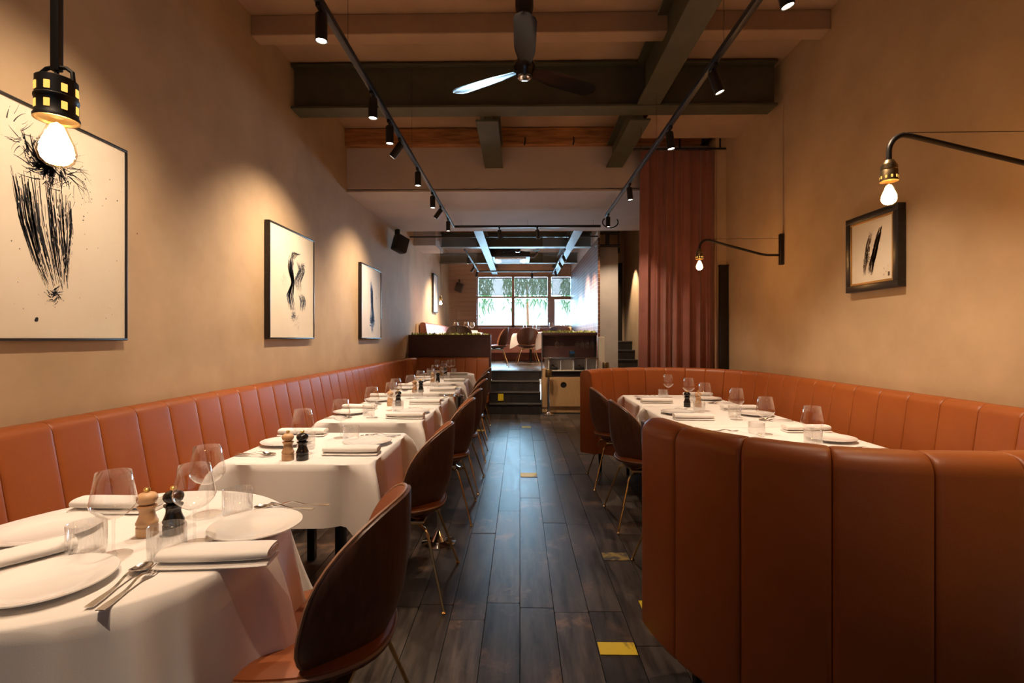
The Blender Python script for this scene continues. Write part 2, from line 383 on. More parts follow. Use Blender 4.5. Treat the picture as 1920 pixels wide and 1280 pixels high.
def sweep_panel(path, s0, s1, prof, side, puff=0.008, end=False):
    ts = [0, 0.008, 0.025, 0.06, 0.14, 0.32, 0.5, 0.68, 0.86, 0.94, 0.975, 0.992, 1]
    oc = sum(p[0] for p in prof)/len(prof); rings = []
    for t in ts:
        q = s0+0.0008+(s1-s0-0.0016)*t; c, n = path.frame(q, side)
        e = 0.3*abs(2*t-1)**3+0.7*abs(2*t-1)**28; sh = 1-(puff/0.075)*e; dz = puff*0.5*e
        rings.append([(c.x+n.x*(oc+(o-oc)*sh), c.y+n.y*(oc+(o-oc)*sh), z-(dz if z > 0.6 else 0)) for o, z in prof])
    return MB().rings(rings)
def seat_mesh(path, s0, s1, side, o0, o1, z0=0.22, z1=0.45):
    r = 0.03; prof = [(o0, z0), (o0, z1)]
    for k in range(5):
        a = PI/2-PI/2*k/4; prof.append((o1-r+r*math.cos(a), z1-r+r*math.sin(a)))
    prof += [(o1, z0)]
    n = max(8, int((s1-s0)/0.08)); rings = []
    for i in range(n+1):
        c, nn = path.frame(s0+(s1-s0)*i/n, side, 0.1); rings.append([(c.x+nn.x*o, c.y+nn.y*o, z) for o, z in prof])
    return MB().rings(rings)
legm = MB().lathe([(0.012, 0), (0.014, 0.004), (0.026, 0.225)], 14).mesh('leg', M['ebony'])
def banquette(label, path, side, zb, z0, n, lean, seat=(0.10, 0.40), legs=(), group=None, mt='leather', s_range=None, zoff=0):
    t = thing('banquette', label, 'banquette', (0, 0, zoff)); prof = back_profile(zb, z0, lean)
    a, b = s_range or (0, path.L)
    for i in range(n):
        part('panel', sweep_panel(path, a+(b-a)*i/n, a+(b-a)*(i+1)/n, prof, side), M[mt], t, True, 50)
    part('seat', seat_mesh(path, a+0.004, b-0.004, side, seat[0], seat[1]), M[mt], t, True, 50)
    for (q, o) in legs:
        c, nn = path.frame(q, side); link('leg', legm, t, (c.x+nn.x*o, c.y+nn.y*o, 0))
    return t
ZL, ZR = 0.988, 1.02
pl = Path([Vector((-1.98, y*0.05, 0)) for y in range(4, 63)])
LG = lambda P: [(0.3, 0.05), (0.3, 0.42), (P.L/2, 0.42), (P.L-0.3, 0.05), (P.L-0.3, 0.42)]
banquette('cognac leather wall banquette module beside the round table under the hanging bulb lamp', Path([Vector((-1.98, 0.20+2.90*k/40, 0)) for k in range(41)]), -1, ZL, 0.2, 13, 0.10, legs=[(0.4, 0.32), (1.4, 0.32), (2.5, 0.32)])
banquette('cognac leather wall banquette module below the middle framed brush drawing', Path([Vector((-1.98, 3.10+2.25*k/40, 0)) for k in range(41)]), -1, ZL, 0.2, 10, 0.10, legs=[(0.4, 0.32), (1.2, 0.32), (2.0, 0.32)])
cp = [Vector((-1.98, 5.35+0.1*k, 0)) for k in range(32)]
for k in range(1, 13):
    a = PI-PI/2*k/12; cp.append(Vector((-1.98+0.42+0.42*math.cos(a), 8.47+0.42*math.sin(a), 0)))
cp += [Vector((-1.56+0.1*k, 8.89, 0)) for k in range(1, 11)]
pc = Path(cp)
banquette('corner cognac leather banquette turning along the dark planter wall beside the steps', pc, -1, ZL, 0.2, int(round(pc.L/0.215)), 0.10, legs=[(0.4, 0.32), (2.0, 0.32), (pc.L-0.15, 0.32)])
bp = Path(catmull([(.535,1.95),(.60,1.72),(.71,1.565),(.91,1.42),(1.18,1.362),(1.5,1.39),(1.84,1.52),(2.09,1.76),(2.215,2.08),(2.25,2.5),(2.25,3.4),(2.25,4.3),(2.21,4.72),(2.05,5.05),(1.78,5.25),(1.4,5.31),(1.1,5.25),(.83,5.08),(.64,4.82)]))
banquette('curved cognac leather booth wrapping the long white table below the wall lamps', bp, 1, ZR, 0.21, int(round(bp.L/0.218)), 0.07, seat=(0.06, 0.44),
          legs=[(0.13, 0.10), (0.5, 0.2), (1.3, 0.2), (2.2, 0.3), (3.6, 0.3), (5.0, 0.3), (bp.L-0.7, 0.15), (bp.L-0.20, 0.07), (bp.L-0.25, 0.35)])

# ------------------------------------------------------------------ chairs
def sq(a, b, p=2.5):
    r = math.hypot(a, b)
    if r < 1e-9: return 0, 0
    n = (abs(a)**p+abs(b)**p)**(1/p); return a*r/n, b*r/n
def disc(fn, nr=8, na=36):
    v = [fn(0, 0, 0)]; f = []
    for i in range(1, nr+1):
        for k in range(na):
            q = 2*PI*k/na; rr = (i/nr)**0.85; a, b = sq(rr*math.cos(q), rr*math.sin(q)); v.append(fn(a, b, rr))
    for k in range(na): f.append((0, 1+k, 1+(k+1) % na))
    for i in range(nr-1):
        for k in range(na):
            k2 = (k+1) % na; f.append((1+i*na+k, 1+(i+1)*na+k, 1+(i+1)*na+k2, 1+i*na+k2))
    return v, f
def shell(fo, fi, nr=8, na=36):
    vo, f = disc(fo, nr, na); vi, _ = disc(fi, nr, na); b = MB(); b.add(vo, f); b.add(vi, [q[::-1] for q in f])
    n = len(vo); base = 1+(nr-1)*na
    b.f += [(base+k, base+(k+1) % na, n+base+(k+1) % na, n+base+k) for k in range(na)]; return b
def back_pt(a, b, off):
    w = 0.245+0.028*b-0.018*b*b; z = 0.628+0.245*b
    x = -0.246-0.030*b+0.018*b*b+0.022*min(0, b)*abs(b)*-1+0.185*a*a*(1-0.2*b)
    if b < 0: x += 0.045*b*b
    return (x+off, a*w*1.06, z)
def seat_pt(a, b, off):
    x = 0.015+0.235*a; y = b*(0.232+0.018*a); z = 0.425+0.035*b*b+0.03*max(0, -a)**2-0.02*max(0, a)**3
    return (x, y, z+off)
def rim(fn, na=48):
    P = []
    for k in range(na):
        a, b = sq(math.cos(2*PI*k/na), math.sin(2*PI*k/na)); P.append(fn(a, b))
    return P
chair = []
bk = shell(lambda a, b, r: back_pt(a, b, -0.012), lambda a, b, r: back_pt(a, b, 0)).mesh('back_shell', M['veneer'], True, 60)
bc = shell(lambda a, b, r: back_pt(a*0.985, b*0.985, 0.001), lambda a, b, r: back_pt(a*0.985, b*0.985, 0.012+0.026*(1-r**5))).mesh('backrest', M['leather2'], True, 60)
bpipe = MB().tube(rim(lambda a, b: back_pt(a*1.0, b*1.0, 0.003)), 0.0055, 6, True).mesh('piping', M['piping'])
ss = shell(lambda a, b, r: seat_pt(a, b, -0.012-0.02*(1-r*r)), lambda a, b, r: seat_pt(a, b, 0)).mesh('seat_shell', M['veneer'], True, 60)
sc_ = shell(lambda a, b, r: seat_pt(a*0.985, b*0.985, 0.001), lambda a, b, r: seat_pt(a*0.985, b*0.985, 0.014+0.03*(1-r**5))).mesh('seat', M['leather2'], True, 60)
spipe = MB().tube(rim(lambda a, b: seat_pt(a, b, 0.003)), 0.0055, 6, True).mesh('piping', M['piping'])
hub = MB().cbox(-0.13, 0.13, -0.13, 0.13, 0.375, 0.392, 0.005).mesh('base_plate', M['brass'])
chair += [('back_shell', bk, 'dark wood veneer'), ('backrest', bc, None, [('piping', bpipe)]), ('seat_shell', ss, 'dark wood veneer'), ('seat', sc_, None, [('piping', spipe)]), ('base_plate', hub)]
for sx in (-1, 1):
    for sy in (-1, 1):
        ex, ey = 0.255*sx, 0.27*sy
        pts = [(0.06*sx, 0.06*sy, 0.366), (0.115*sx, 0.122*sy, 0.366), (0.142*sx, 0.150*sy, 0.360), (0.157*sx, 0.166*sy, 0.340), (0.167*sx, 0.177*sy, 0.31), (ex, ey, 0.008)]
        lg = MB().tube(pts, [0.0075]*5+[0.0065], 8).mesh('leg', M['brass'])
        gl = MB().lathe([(0.011, 0), (0.012, 0.004), (0.007, 0.010)], 12, (ex, ey, 0)).mesh('foot_glide', M['brass'])
        chair.append(('leg', lg, None, [('foot_glide', gl)]))
T_ = {1: 'the round table under the hanging lamp', 2: 'the second table along the wall banquette', 3: 'the third table along the wall banquette',
      4: 'the fourth table along the wall banquette', 5: 'the fifth table along the wall banquette', 6: 'the sixth table along the wall banquette', 7: 'the round table by the planter wall'}
CG = 'leather dining chairs along the aisle'
for i, (x, y, rz) in enumerate(((-0.60, 1.455, 0.02), (-0.625, 2.64, 0.0), (-0.61, 3.74, 0.03), (-0.61, 4.46, -0.02), (-0.635, 5.54, 0.02), (-0.685, 6.68, 0.0), (-0.72, 7.78, 0.05))):
    inst(chair, 'dining_chair', 'leather shell chair on brass legs at '+T_[i+1], 'chair', CG, (x, y, 0), PI+rz)
for (x, y, rz, lb) in ((0.94, 2.70, 0.03, 'nearest the tall curved booth end'), (0.925, 3.63, 0.0, 'between the two other booth chairs'), (0.915, 4.57, -0.03, 'nearest the steps')):
    inst(chair, 'dining_chair', 'leather shell chair at the booth, '+lb, 'chair', CG, (x, y, 0), rz)

# ------------------------------------------------------------------ tables and cloths
ZT = 0.75
def rr_perimeter(hx, hy, r, ns=26, nc=14):
    P = []   # (x, y, nx, ny, signed distance to the next corner, corner index)
    cs = [(hx-r, hy-r, 0), (-hx+r, hy-r, PI/2), (-hx+r, -hy+r, PI), (hx-r, -hy+r, 3*PI/2)]
    for ci, (cx, cy, a0) in enumerate(cs):
        for k in range(nc+1):
            a = a0+PI/2*k/nc; P.append((cx+r*math.cos(a), cy+r*math.sin(a), math.cos(a), math.sin(a), (a-a0-PI/4)*r, ci))
        nx, ny, na = cs[(ci+1) % 4]; a = a0+PI/2
        p1 = Vector((cx+r*math.cos(a), cy+r*math.sin(a))); p2 = Vector((nx+r*math.cos(a), ny+r*math.sin(a))); Ls = (p2-p1).length
        for k in range(1, ns):
            t = (1-math.cos(PI*k/ns))/2; q = p1.lerp(p2, t); d1 = t*Ls+PI/4*r; d2 = (1-t)*Ls+PI/4*r
            P.append((q.x, q.y, math.cos(a), math.sin(a), d1 if d1 < d2 else -d2, ci if d1 < d2 else (ci+1) % 4))
    return P
def cloth_rect(hx, hy, drop, seed, tip=0.11):
    rnd = random.Random(seed); ph = [rnd.uniform(0, 6.28) for _ in range(6)]; P = rr_perimeter(hx, hy, 0.03); b = MB()
    cfl = [rnd.uniform(0.12, 0.16) for _ in range(4)]
    rings = []; ns = 9
    rings.append([(x-nx*0.02, y-ny*0.02, ZT) for x, y, nx, ny, d, c in P])
    rings.append([(x-nx*0.006, y-ny*0.006, ZT) for x, y, nx, ny, d, c in P])
    L = 0
    for i in range(ns+1):
        s = i/ns; R = []
        for (x, y, nx, ny, d, c) in P:
            g = math.exp(-(d/0.045)**2); g2 = math.exp(-((abs(d)-0.115)/0.045)**2); a = PI/4+PI/2*c; w = math.exp(-(d/0.10)**2)
            dx = nx*(1-w)+math.cos(a)*w; dy = ny*(1-w)+math.sin(a)*w; n = math.hypot(dx, dy); dx /= n; dy /= n
            u = x*7+y*7
            wave = 0.007*math.sin(u+ph[0])+0.006*math.sin(1.9*u+ph[1])
            out = 0.004+s*(0.03+wave)+s**0.55*(cfl[c]*g*(1.1-0.35*s)-0.05*g2)
            dr = drop+tip*math.exp(-(d/0.07)**2)+0.008*math.sin(u*0.8+ph[2])
            R.append((x+dx*out, y+dy*out, ZT-0.006-dr*s))
        rings.append(R)
    b.rings(rings, cap0=True, cap1=False); return b
def cloth_round(Rt, half, seed, rot):
    rnd = random.Random(seed); ph = [rnd.uniform(0, 6.28) for _ in range(4)]; N = 220; rings = []
    for r in (Rt*0.5, Rt*0.9, Rt-0.004):
        rings.append([(r*math.cos(2*PI*k/N), r*math.sin(2*PI*k/N), ZT) for k in range(N)])
    for i in range(12):
        s = i/11; R = []
        for k in range(N):
            a = 2*PI*k/N; q = a-rot; sqr = half/max(abs(math.cos(q)), abs(math.sin(q))); sqr = min(sqr, half*1.36)
            dr = sqr-Rt; dr = min(dr, 0.27) if math.cos(a) < -0.55 else dr; cn = abs(math.sin(2*q))**5     # 1 at the cloth corners
            out = 0.004+s*(0.012+0.10*cn*s)+s**0.7*(0.075*(1-abs(math.sin(4*a+ph[0])))**2+0.03*(1-abs(math.sin(6.5*a+ph[1])))**2)
            R.append(((Rt+out)*math.cos(a), (Rt+out)*math.sin(a), ZT-0.005-dr*s*0.97))
        rings.append(R)
    return MB().rings(rings, True, False)
def table_square(label, cx, cy, hx, hy, group):
    t = thing('dining_table', label, 'table', (cx, cy, 0), 0, group)
    part('tabletop', MB().cbox(-hx+0.006, hx-0.006, -hy+0.006, hy-0.006, ZT-0.033, ZT-0.0045, 0.004), M['ebony'], t)
    lm = MB().cbox(-0.022, 0.022, -0.022, 0.022, 0, ZT-0.033, 0.004).mesh('leg', M['ebony'])
    for sx in (-1, 1):
        for sy in (-1, 1): link('leg', lm, t, (sx*(hx-0.16), sy*(hy-0.07), 0))
def table_round(label, cx, cy, R, group):
    t = thing('dining_table', label, 'table', (cx, cy, 0), 0, group)
    part('tabletop', MB().lathe([(R-0.012, ZT-0.035), (R-0.006, ZT-0.03), (R-0.006, ZT-0.008), (R-0.010, ZT-0.0045)], 64), M['ebony'], t)
    part('column', MB().lathe([(0.04, 0.02), (0.035, 0.1), (0.035, ZT-0.04), (0.06, ZT-0.035)], 20), M['ebony'], t)
    part('foot_plate', MB().lathe([(0.24, 0), (0.24, 0.008), (0.22, 0.016), (0.05, 0.026)], 32), M['ebony'], t)
LC = -1.055
tabs = {2: (LC, 2.635, .36, .375), 3: (LC-.005, 3.745, .365, .355), 4: (LC-.01, 4.52, .365, .385), 5: (LC-.015, 5.57, .365, .37), 6: (LC-.05, 6.76, .365, .365)}
for i, (cx, cy, hx, hy) in tabs.items():
    table_square('dark legged square table, '+T_[i].replace('the ','',1)+' from the hanging lamp', cx, cy, hx, hy, 'wall banquette tables')
    o = part('tablecloth', cloth_rect(hx, hy, 0.29, i), M['cloth'], None, True, 60, (cx, cy, 0))
    tag(o, 'white linen cloth on '+T_[i]+' from the hanging lamp', 'tablecloth', 'white tablecloths')
T1C = (-1.175, 1.40); T7C = (-1.20, 7.98)
table_round('dark pedestal round table under the hanging bulb lamp', *T1C, .458, 'round tables')
tag(part('tablecloth', cloth_round(.458, .74, 31, -0.1), M['cloth'], None, True, 60, (*T1C, 0)), 'white linen cloth on the round table under the hanging bulb lamp', 'tablecloth', 'white tablecloths')
table_round('dark pedestal round table in the corner by the planter wall', *T7C, .45, 'round tables')
tag(part('tablecloth', cloth_round(.45, .74, 5, 0.0), M['cloth'], None, True, 60, (*T7C, 0)), 'white linen cloth on the round table by the planter wall', 'tablecloth', 'white tablecloths')
B_ = {1: 'the booth table behind the curved end', 2: 'the middle booth table', 3: 'the booth table by the curtain'}
RC = 1.49
bt = {1: (RC+.01, 2.79, .45, .44), 2: (RC, 3.72, .45, .455), 3: (RC-.005, 4.64, .44, .43)}
for i, (cx, cy, hx, hy) in bt.items():
    table_square('dark legged table under white cloth, '+B_[i], cx, cy, hx, hy, 'booth tables')
    tag(part('tablecloth', cloth_rect(hx, hy, 0.28, 40+i, 0.02), M['cloth'], None, True, 60, (cx, cy, 0)), 'white linen cloth over '+B_[i], 'tablecloth', 'white tablecloths')

# ------------------------------------------------------------------ tableware
ZS = ZT+0.0015
plate = [('plate', MB().lathe([(0.0, 0.006), (0.07, 0.006), (0.084, 0.0075), (0.128, 0.0165), (0.131, 0.0175), (0.130, 0.0205), (0.126, 0.0205), (0.088, 0.012), (0.078, 0.0095), (0.0, 0.009)], 64)
          .mesh('plate', M['china'], True, 60)), ('foot_ring', MB().lathe([(0.060, 0), (0.074, 0), (0.076, 0.007), (0.060, 0.007)], 40).mesh('foot_ring', M['china']))]
def lat(name, prof, n, m): return (name, MB().lathe(prof, n, cap=False).mesh(name, M[m], True, 70))
wine = [lat('bowl', [(0.004, 0.098), (0.018, 0.102), (0.036, 0.113), (0.050, 0.130), (0.0535, 0.140), (0.0525, 0.148), (0.046, 0.185), (0.0395, 0.224), (0.0385, 0.2245)], 40, 'glass'),
        lat('stem', [(0.010, 0.004), (0.0045, 0.014), (0.0034, 0.03), (0.0032, 0.08), (0.0045, 0.098)], 14, 'glass'),
        lat('base', [(0.041, 0.0), (0.042, 0.0015), (0.030, 0.003), (0.010, 0.0045), (0.0, 0.005)], 40, 'glass')]
def ribbed_tumbler():
    n = 120; rings = []
    for (r, z, k) in ((0.028, 0.001, 0), (0.040, 0.002, 0.3), (0.0425, 0.008, 1), (0.0435, 0.045, 1), (0.0435, 0.082, 1), (0.0425, 0.085, 0.4), (0.0405, 0.082, 0), (0.0395, 0.014, 0), (0.02, 0.010, 0)):
        rings.append([((r+k*0.0013*math.cos(30*2*PI*j/n))*math.cos(2*PI*j/n), (r+k*0.0013*math.cos(30*2*PI*j/n))*math.sin(2*PI*j/n), z) for j in range(n)])
    return MB().rings(rings)
tumbler = [('tumbler_body', ribbed_tumbler().mesh('tumbler_body', M['ribbed'], True, 80))]
def mill(m):
    body = [(0.0265, 0), (0.028, 0.002), (0.028, 0.026), (0.0262, 0.028), (0.0262, 0.031), (0.0285, 0.034), (0.0285, 0.040), (0.025, 0.047), (0.0205, 0.060), (0.0195, 0.070), (0.0215, 0.078), (0.0255, 0.082), (0.0255, 0.086), (0.018, 0.089)]
    head = [(0.014, 0.089), (0.017, 0.091), (0.024, 0.097), (0.0275, 0.106), (0.0265, 0.115), (0.020, 0.122), (0.010, 0.126), (0.0, 0.127)]
    return [('body', MB().lathe(body, 32).mesh('body', M[m])), ('head', MB().lathe(head, 32).mesh('head', M[m])),
            ('knob', MB().lathe([(0.004, 0.124), (0.004, 0.129), (0.0085, 0.130), (0.009, 0.136), (0.007, 0.1385), (0.0, 0.139)], 16).mesh('knob', M['gold']), 'brass knob')]
salt = mill('beech'); pepper = mill('ebony')
def napkin_meshes():
    def lay(hw, z0, z1, hl, off, wob):
        rings = []; N = 22
        for i in range(15):
            t = i/14; x = -hl+2*hl*t; R = []; ee = 1-0.10*abs(2*t-1)**6
            for k in range(N):
                a = 2*PI*k/N; c, s = math.cos(a), math.sin(a)
                c = math.copysign(abs(c)**0.75, c); s = math.copysign(abs(s)**0.75, s)
                zc = (z0+z1)/2; hz = (z1-z0)/2
                R.append((x, off+hw*c*ee+0.002*math.sin(5*t+wob), zc+hz*s*ee-0.0))
            rings.append(R)
        return MB().rings(rings)
    a = lay(0.048, 0.0, 0.011, 0.138, -0.004, 1); b = lay(0.044, 0.0115, 0.042, 0.136, 0.0, 2)
    # the spiral end of the roll
    for sx in (-1, 1):
        sp = [(sx*0.1355, 0.030*math.cos(q)*(1-q/14), 0.026+0.009*math.sin(q)*(1-q/14)) for q in [j*0.5 for j in range(18)]]
        b.tube(sp, 0.0022, 5)
    return [('roll', b.mesh('roll', M['cloth'], True, 60)), ('lower_fold', a.mesh('lower_fold', M['cloth'], True, 60))]
napkin = napkin_meshes()
def strip(W, Zc, Lx, dish=None, n=28, m=7, th=0.0016):
    # W(t), Zc(t): half width and height along the length; dish(t): cross-section depth
    top = []; bot = []
    for i in range(n+1):
        t = i/n; w = max(W(t), 0.0006); d = dish(t) if dish else 0
        for j in range(m):
            u = -1+2*j/(m-1); z = Zc(t)-d*(1-u*u); top.append((Lx*t-Lx/2, u*w, z+th)); bot.append((Lx*t-Lx/2, u*w, z))
    f = []; N = len(top)
    for i in range(n):
        for j in range(m-1):
            a = i*m+j; f.append((a, a+1, a+m+1, a+m)); f.append((N+a, N+a+m, N+a+m+1, N+a+1))
    for i in range(n):
        for j in (0, m-1):
            a = i*m+j; f.append((a, a+m, N+a+m, N+a))
    for i in (0, n):
        for j in range(m-1):
            a = i*m+j; f.append((a, a+1, N+a+1, N+a))
    return MB().add(top+bot, f)
def sm(a, b, t):
    t = min(max((t-a)/(b-a), 0), 1); return t*t*(3-2*t)
def spoon_mesh():
    W = lambda t: (0.009-0.0055*sm(0.05, 0.5, t)) if t < 0.68 else max(0.0035, 0.0225*math.sqrt(max(0, 1-((t-0.84)/0.16)**2)))
    Z = lambda t: 0.004+0.012*math.exp(-((t-0.62)/0.16)**2)+0.006*sm(0.8, 1, t)*0.4
    D = lambda t: 0.007*max(0, 1-((t-0.84)/0.16)**2)
    return strip(W, Z, 0.21, D, 40, 9)
def fork_mesh():
    W = lambda t: (0.009-0.0055*sm(0.05, 0.5, t)) if t < 0.62 else 0.0035+0.009*sm(0.62, 0.74, t)
    Z = lambda t: 0.003+0.011*math.exp(-((t-0.6)/0.16)**2)
    b = strip(lambda t: W(t*0.78), lambda t: Z(t*0.78), 0.21*0.78, None, 26, 5)
    b.v = [(x-0.21*0.11, y, z) for x, y, z in b.v]
    for k in range(4):
        y0 = -0.0105+0.007*k
        q = strip(lambda t: 0.0021*(1-0.5*t), lambda t: 0.0045+0.005*sm(0.3, 1, t)-0.001, 0.21*0.23, None, 8, 3); q.v = [(x+0.0775, y+y0, z) for x, y, z in q.v]; b.add(q.v, q.f)
    return b
SPOON = spoon_mesh().mesh('spoon', M['steel'], True, 60); FORK = fork_mesh().mesh('fork', M['steel'], True, 60)
GR = {'plate': 'white plates', 'wine_glass': 'stemmed wine glasses', 'tumbler': 'ribbed tumblers', 'napkin': 'rolled napkins', 'salt_mill': 'light wood mills', 'pepper_mill': 'black mills', 'spoon': 'steel spoons', 'fork': 'steel forks'}
PR = {'plate': plate, 'wine_glass': wine, 'tumbler': tumbler, 'napkin': napkin, 'salt_mill': salt, 'pepper_mill': pepper}
CT = {'plate': 'plate', 'wine_glass': 'wine glass', 'tumbler': 'tumbler', 'napkin': 'napkin', 'salt_mill': 'salt mill', 'pepper_mill': 'pepper mill', 'spoon': 'spoon', 'fork': 'fork'}
WD = {'plate': 'white china plate', 'wine_glass': 'empty wine glass', 'tumbler': 'ribbed glass tumbler', 'napkin': 'rolled white napkin', 'salt_mill': 'pale wood mill', 'pepper_mill': 'black wood mill', 'spoon': 'steel spoon', 'fork': 'steel fork'}
def put(kind, x, y, rz, where, z=ZS):
    lb = WD[kind]+' '+where
    if kind in PR: return inst(PR[kind], kind, lb, CT[kind], GR[kind], (x, y, z), rz)
    o = link(kind, SPOON if kind == 'spoon' else FORK, None, (x, y, z), (0, 0, rz)); return tag(o, lb, CT[kind], GR[kind])
def setting_pair(cx, cy, kx, ky, tab, seat_side, chair_side, mills=True, seed=0, sgn=1):
    # two covers facing each other across one table; sgn mirrors for the booth (chair on the -x side)
    r = random.Random(seed); j = lambda s=0.012: r.uniform(-s, s)
    A = lambda u, v: (cx+u*kx*sgn+j(), cy+v*ky+j())
    sb = 'on the '+seat_side+' side of '+tab; cs = 'on the '+chair_side+' side of '+tab
    put('plate', *A(-0.24, 0.03), 0, sb); put('plate', *A(0.225, 0.065), 0, cs)
    put('napkin', *A(-0.25, 0.275), j(0.08), sb); put('napkin', *A(0.215, -0.185), j(0.08), cs)
    put('wine_glass', *A(-0.035, -0.185), 0, sb); put('wine_glass', *A(0.015, 0.205), 0, cs)
    put('tumbler', *A(-0.075, -0.085), 0, sb); put('tumbler', *A(0.085, 0.135), 0, cs)
    a = A(-0.26, -0.205); put('spoon', *a, j(0.1) if sgn > 0 else PI+j(0.1), sb); put('fork', a[0]+0.01, a[1]-0.035, j(0.1) if sgn > 0 else PI+j(0.1), sb)
    a = A(0.22, 0.245); put('spoon', *a, PI+j(0.15) if sgn > 0 else j(0.15), cs); put('fork', a[0]+0.02, a[1]+0.032, PI+j(0.1) if sgn > 0 else j(0.1), cs)
    if mills:
        a = A(-0.02, -0.31); put('salt_mill', a[0]-0.034*sgn, a[1], 0, 'on '+tab); put('pepper_mill', a[0]+0.034*sgn, a[1]+0.004, 0, 'on '+tab)
for i in (2, 3, 4, 5, 6):
    cx, cy, hx, hy = tabs[i]; setting_pair(cx, cy, hx/0.36, hy/0.375, T_[i], 'banquette', 'chair', i in (2, 4, 5, 6), i)
cx, cy = T7C; setting_pair(cx+0.02, cy, 0.95, 0.95, T_[7], 'banquette', 'chair', True, 77)
put('wine_glass', cx+0.06, cy+0.34, 0, 'at the step end of '+T_[7]); put('wine_glass', cx-0.2, cy+0.3, 0, 'in the corner end of '+T_[7])
for i in (1, 2, 3):
    cx, cy, hx, hy = bt[i]; setting_pair(cx, cy, 1.15, 1.05, B_[i], 'wall', 'aisle', i == 2, 20+i, -1) if i != 2 else setting_pair(cx, cy, 1.15, 1.05, B_[i], 'wall', 'aisle', False, 22, -1)
put('pepper_mill', 1.415, 4.18, 0, 'standing where the booth tables meet'); put('salt_mill', 1.505, 4.17, 0, 'standing where the booth tables meet')
# the round table under the lamp
R1 = T_[1]
put('plate', -1.40, 1.43, 0, 'on the banquette side of '+R1); put('plate', -1.102, 1.13, 0, 'between spoon and napkin on '+R1)
put('plate', -0.80, 1.475, 0, 'on the chair side of '+R1)
put('wine_glass', -1.083, 1.29, 0, 'beside the pale mill on '+R1); put('wine_glass', -0.915, 1.365, 0, 'beside the black mill on '+R1); put('wine_glass', -1.03, 1.60, 0, 'at the second-table end of '+R1)
put('tumbler', -1.165, 1.30, 0, 'on the banquette side of '+R1); put('tumbler', -0.935, 1.285, 0, 'half behind a napkin on '+R1); put('tumbler', -0.93, 1.60, 0, 'at the second-table end of '+R1)
put('salt_mill', -1.10, 1.43, 0, 'on '+R1); put('pepper_mill', -1.032, 1.445, 0, 'on '+R1)
put('napkin', -0.782, 1.262, 0.10, 'on the chair side of '+R1); put('napkin', -1.30, 1.215, 0.9, 'with a fork beside it on '+R1); put('napkin', -1.36, 1.64, 0.0, 'on the banquette side of '+R1)
put('spoon', -0.936, 1.138, PI/2+0.13, 'beside the chair side napkin on '+R1); put('fork', -0.900, 1.128, PI/2+0.10, 'beside the chair side napkin on '+R1)
put('spoon', -0.80, 1.65, PI-0.08, 'beyond the chair side plate on '+R1); put('fork', -0.765, 1.685, PI+0.02, 'beyond the chair side plate on '+R1)
put('fork', -1.235, 1.20, 0.9, 'beside the diagonal napkin on '+R1); put('spoon', -1.42, 1.275, 0.2, 'near the banquette on '+R1)

# ice bucket on a stand by the fourth table
ib = thing('ice_bucket_stand', 'chrome wine bucket on a floor stand between the fourth and fifth tables', 'bucket stand', (-0.68, 5.03, 0))
part('bucket', MB().lathe([(0.075, 0.52), (0.08, 0.53), (0.098, 0.73), (0.104, 0.745), (0.10, 0.75), (0.094, 0.745), (0.076, 0.535), (0.0, 0.53)], 32), M['chrome'], ib)
part('pole', MB().lathe([(0.010, 0.02), (0.010, 0.52)], 12), M['chrome'], ib); part('foot', MB().lathe([(0.12, 0), (0.12, 0.006), (0.05, 0.018), (0.012, 0.05)], 32), M['chrome'], ib)
for s in (-1, 1): part('handle', MB().tube([(s*0.098, -0.025, 0.70), (s*0.125, -0.02, 0.705), (s*0.125, 0.02, 0.705), (s*0.098, 0.025, 0.70)], 0.006, 8), M['chrome'], ib)
ib = thing('ice_bucket_stand', 'chrome bucket stand behind the second chair, only its foot showing', 'bucket stand', (-0.53, 3.19, 0))
part('pole', MB().lathe([(0.010, 0.02), (0.010, 0.42)], 12), M['chrome'], ib); part('foot', MB().lathe([(0.11, 0), (0.11, 0.006), (0.05, 0.02), (0.012, 0.08)], 32), M['chrome'], ib)
part('bucket', MB().lathe([(0.06, 0.42), (0.064, 0.43), (0.075, 0.60), (0.08, 0.61), (0.073, 0.61), (0.06, 0.435), (0.0, 0.43)], 28), M['chrome'], ib)

# ------------------------------------------------------------------ pictures
def ribbon(b, pts, w, P, gap=0.0, rnd=random):
    # pts in picture units, w widths (m); P maps (u, v) to space
    n = len(pts)
    for i in range(n-1):
        if rnd.random() < gap: continue
        (u0, v0), (u1, v1) = pts[i], pts[i+1]; du, dv = u1-u0, v1-v0; l = math.hypot(du, dv) or 1; nu, nv = -dv/l, du/l
        w0 = w[i]/2; w1 = w[i+1]/2
        b.add([P(u0+nu*w0, v0+nv*w0), P(u0-nu*w0, v0-nv*w0), P(u1-nu*w1, v1-nv*w1), P(u1+nu*w1, v1+nv*w1)], [(0, 1, 2, 3)])
def blob(b, u, v, r, P, rnd):
    n = 9; pts = [(u+r*(0.6+0.6*rnd.random())*math.cos(2*PI*k/n), v+r*(0.6+0.6*rnd.random())*math.sin(2*PI*k/n)) for k in range(n)]
    b.add([P(*q) for q in pts], [tuple(range(n))])
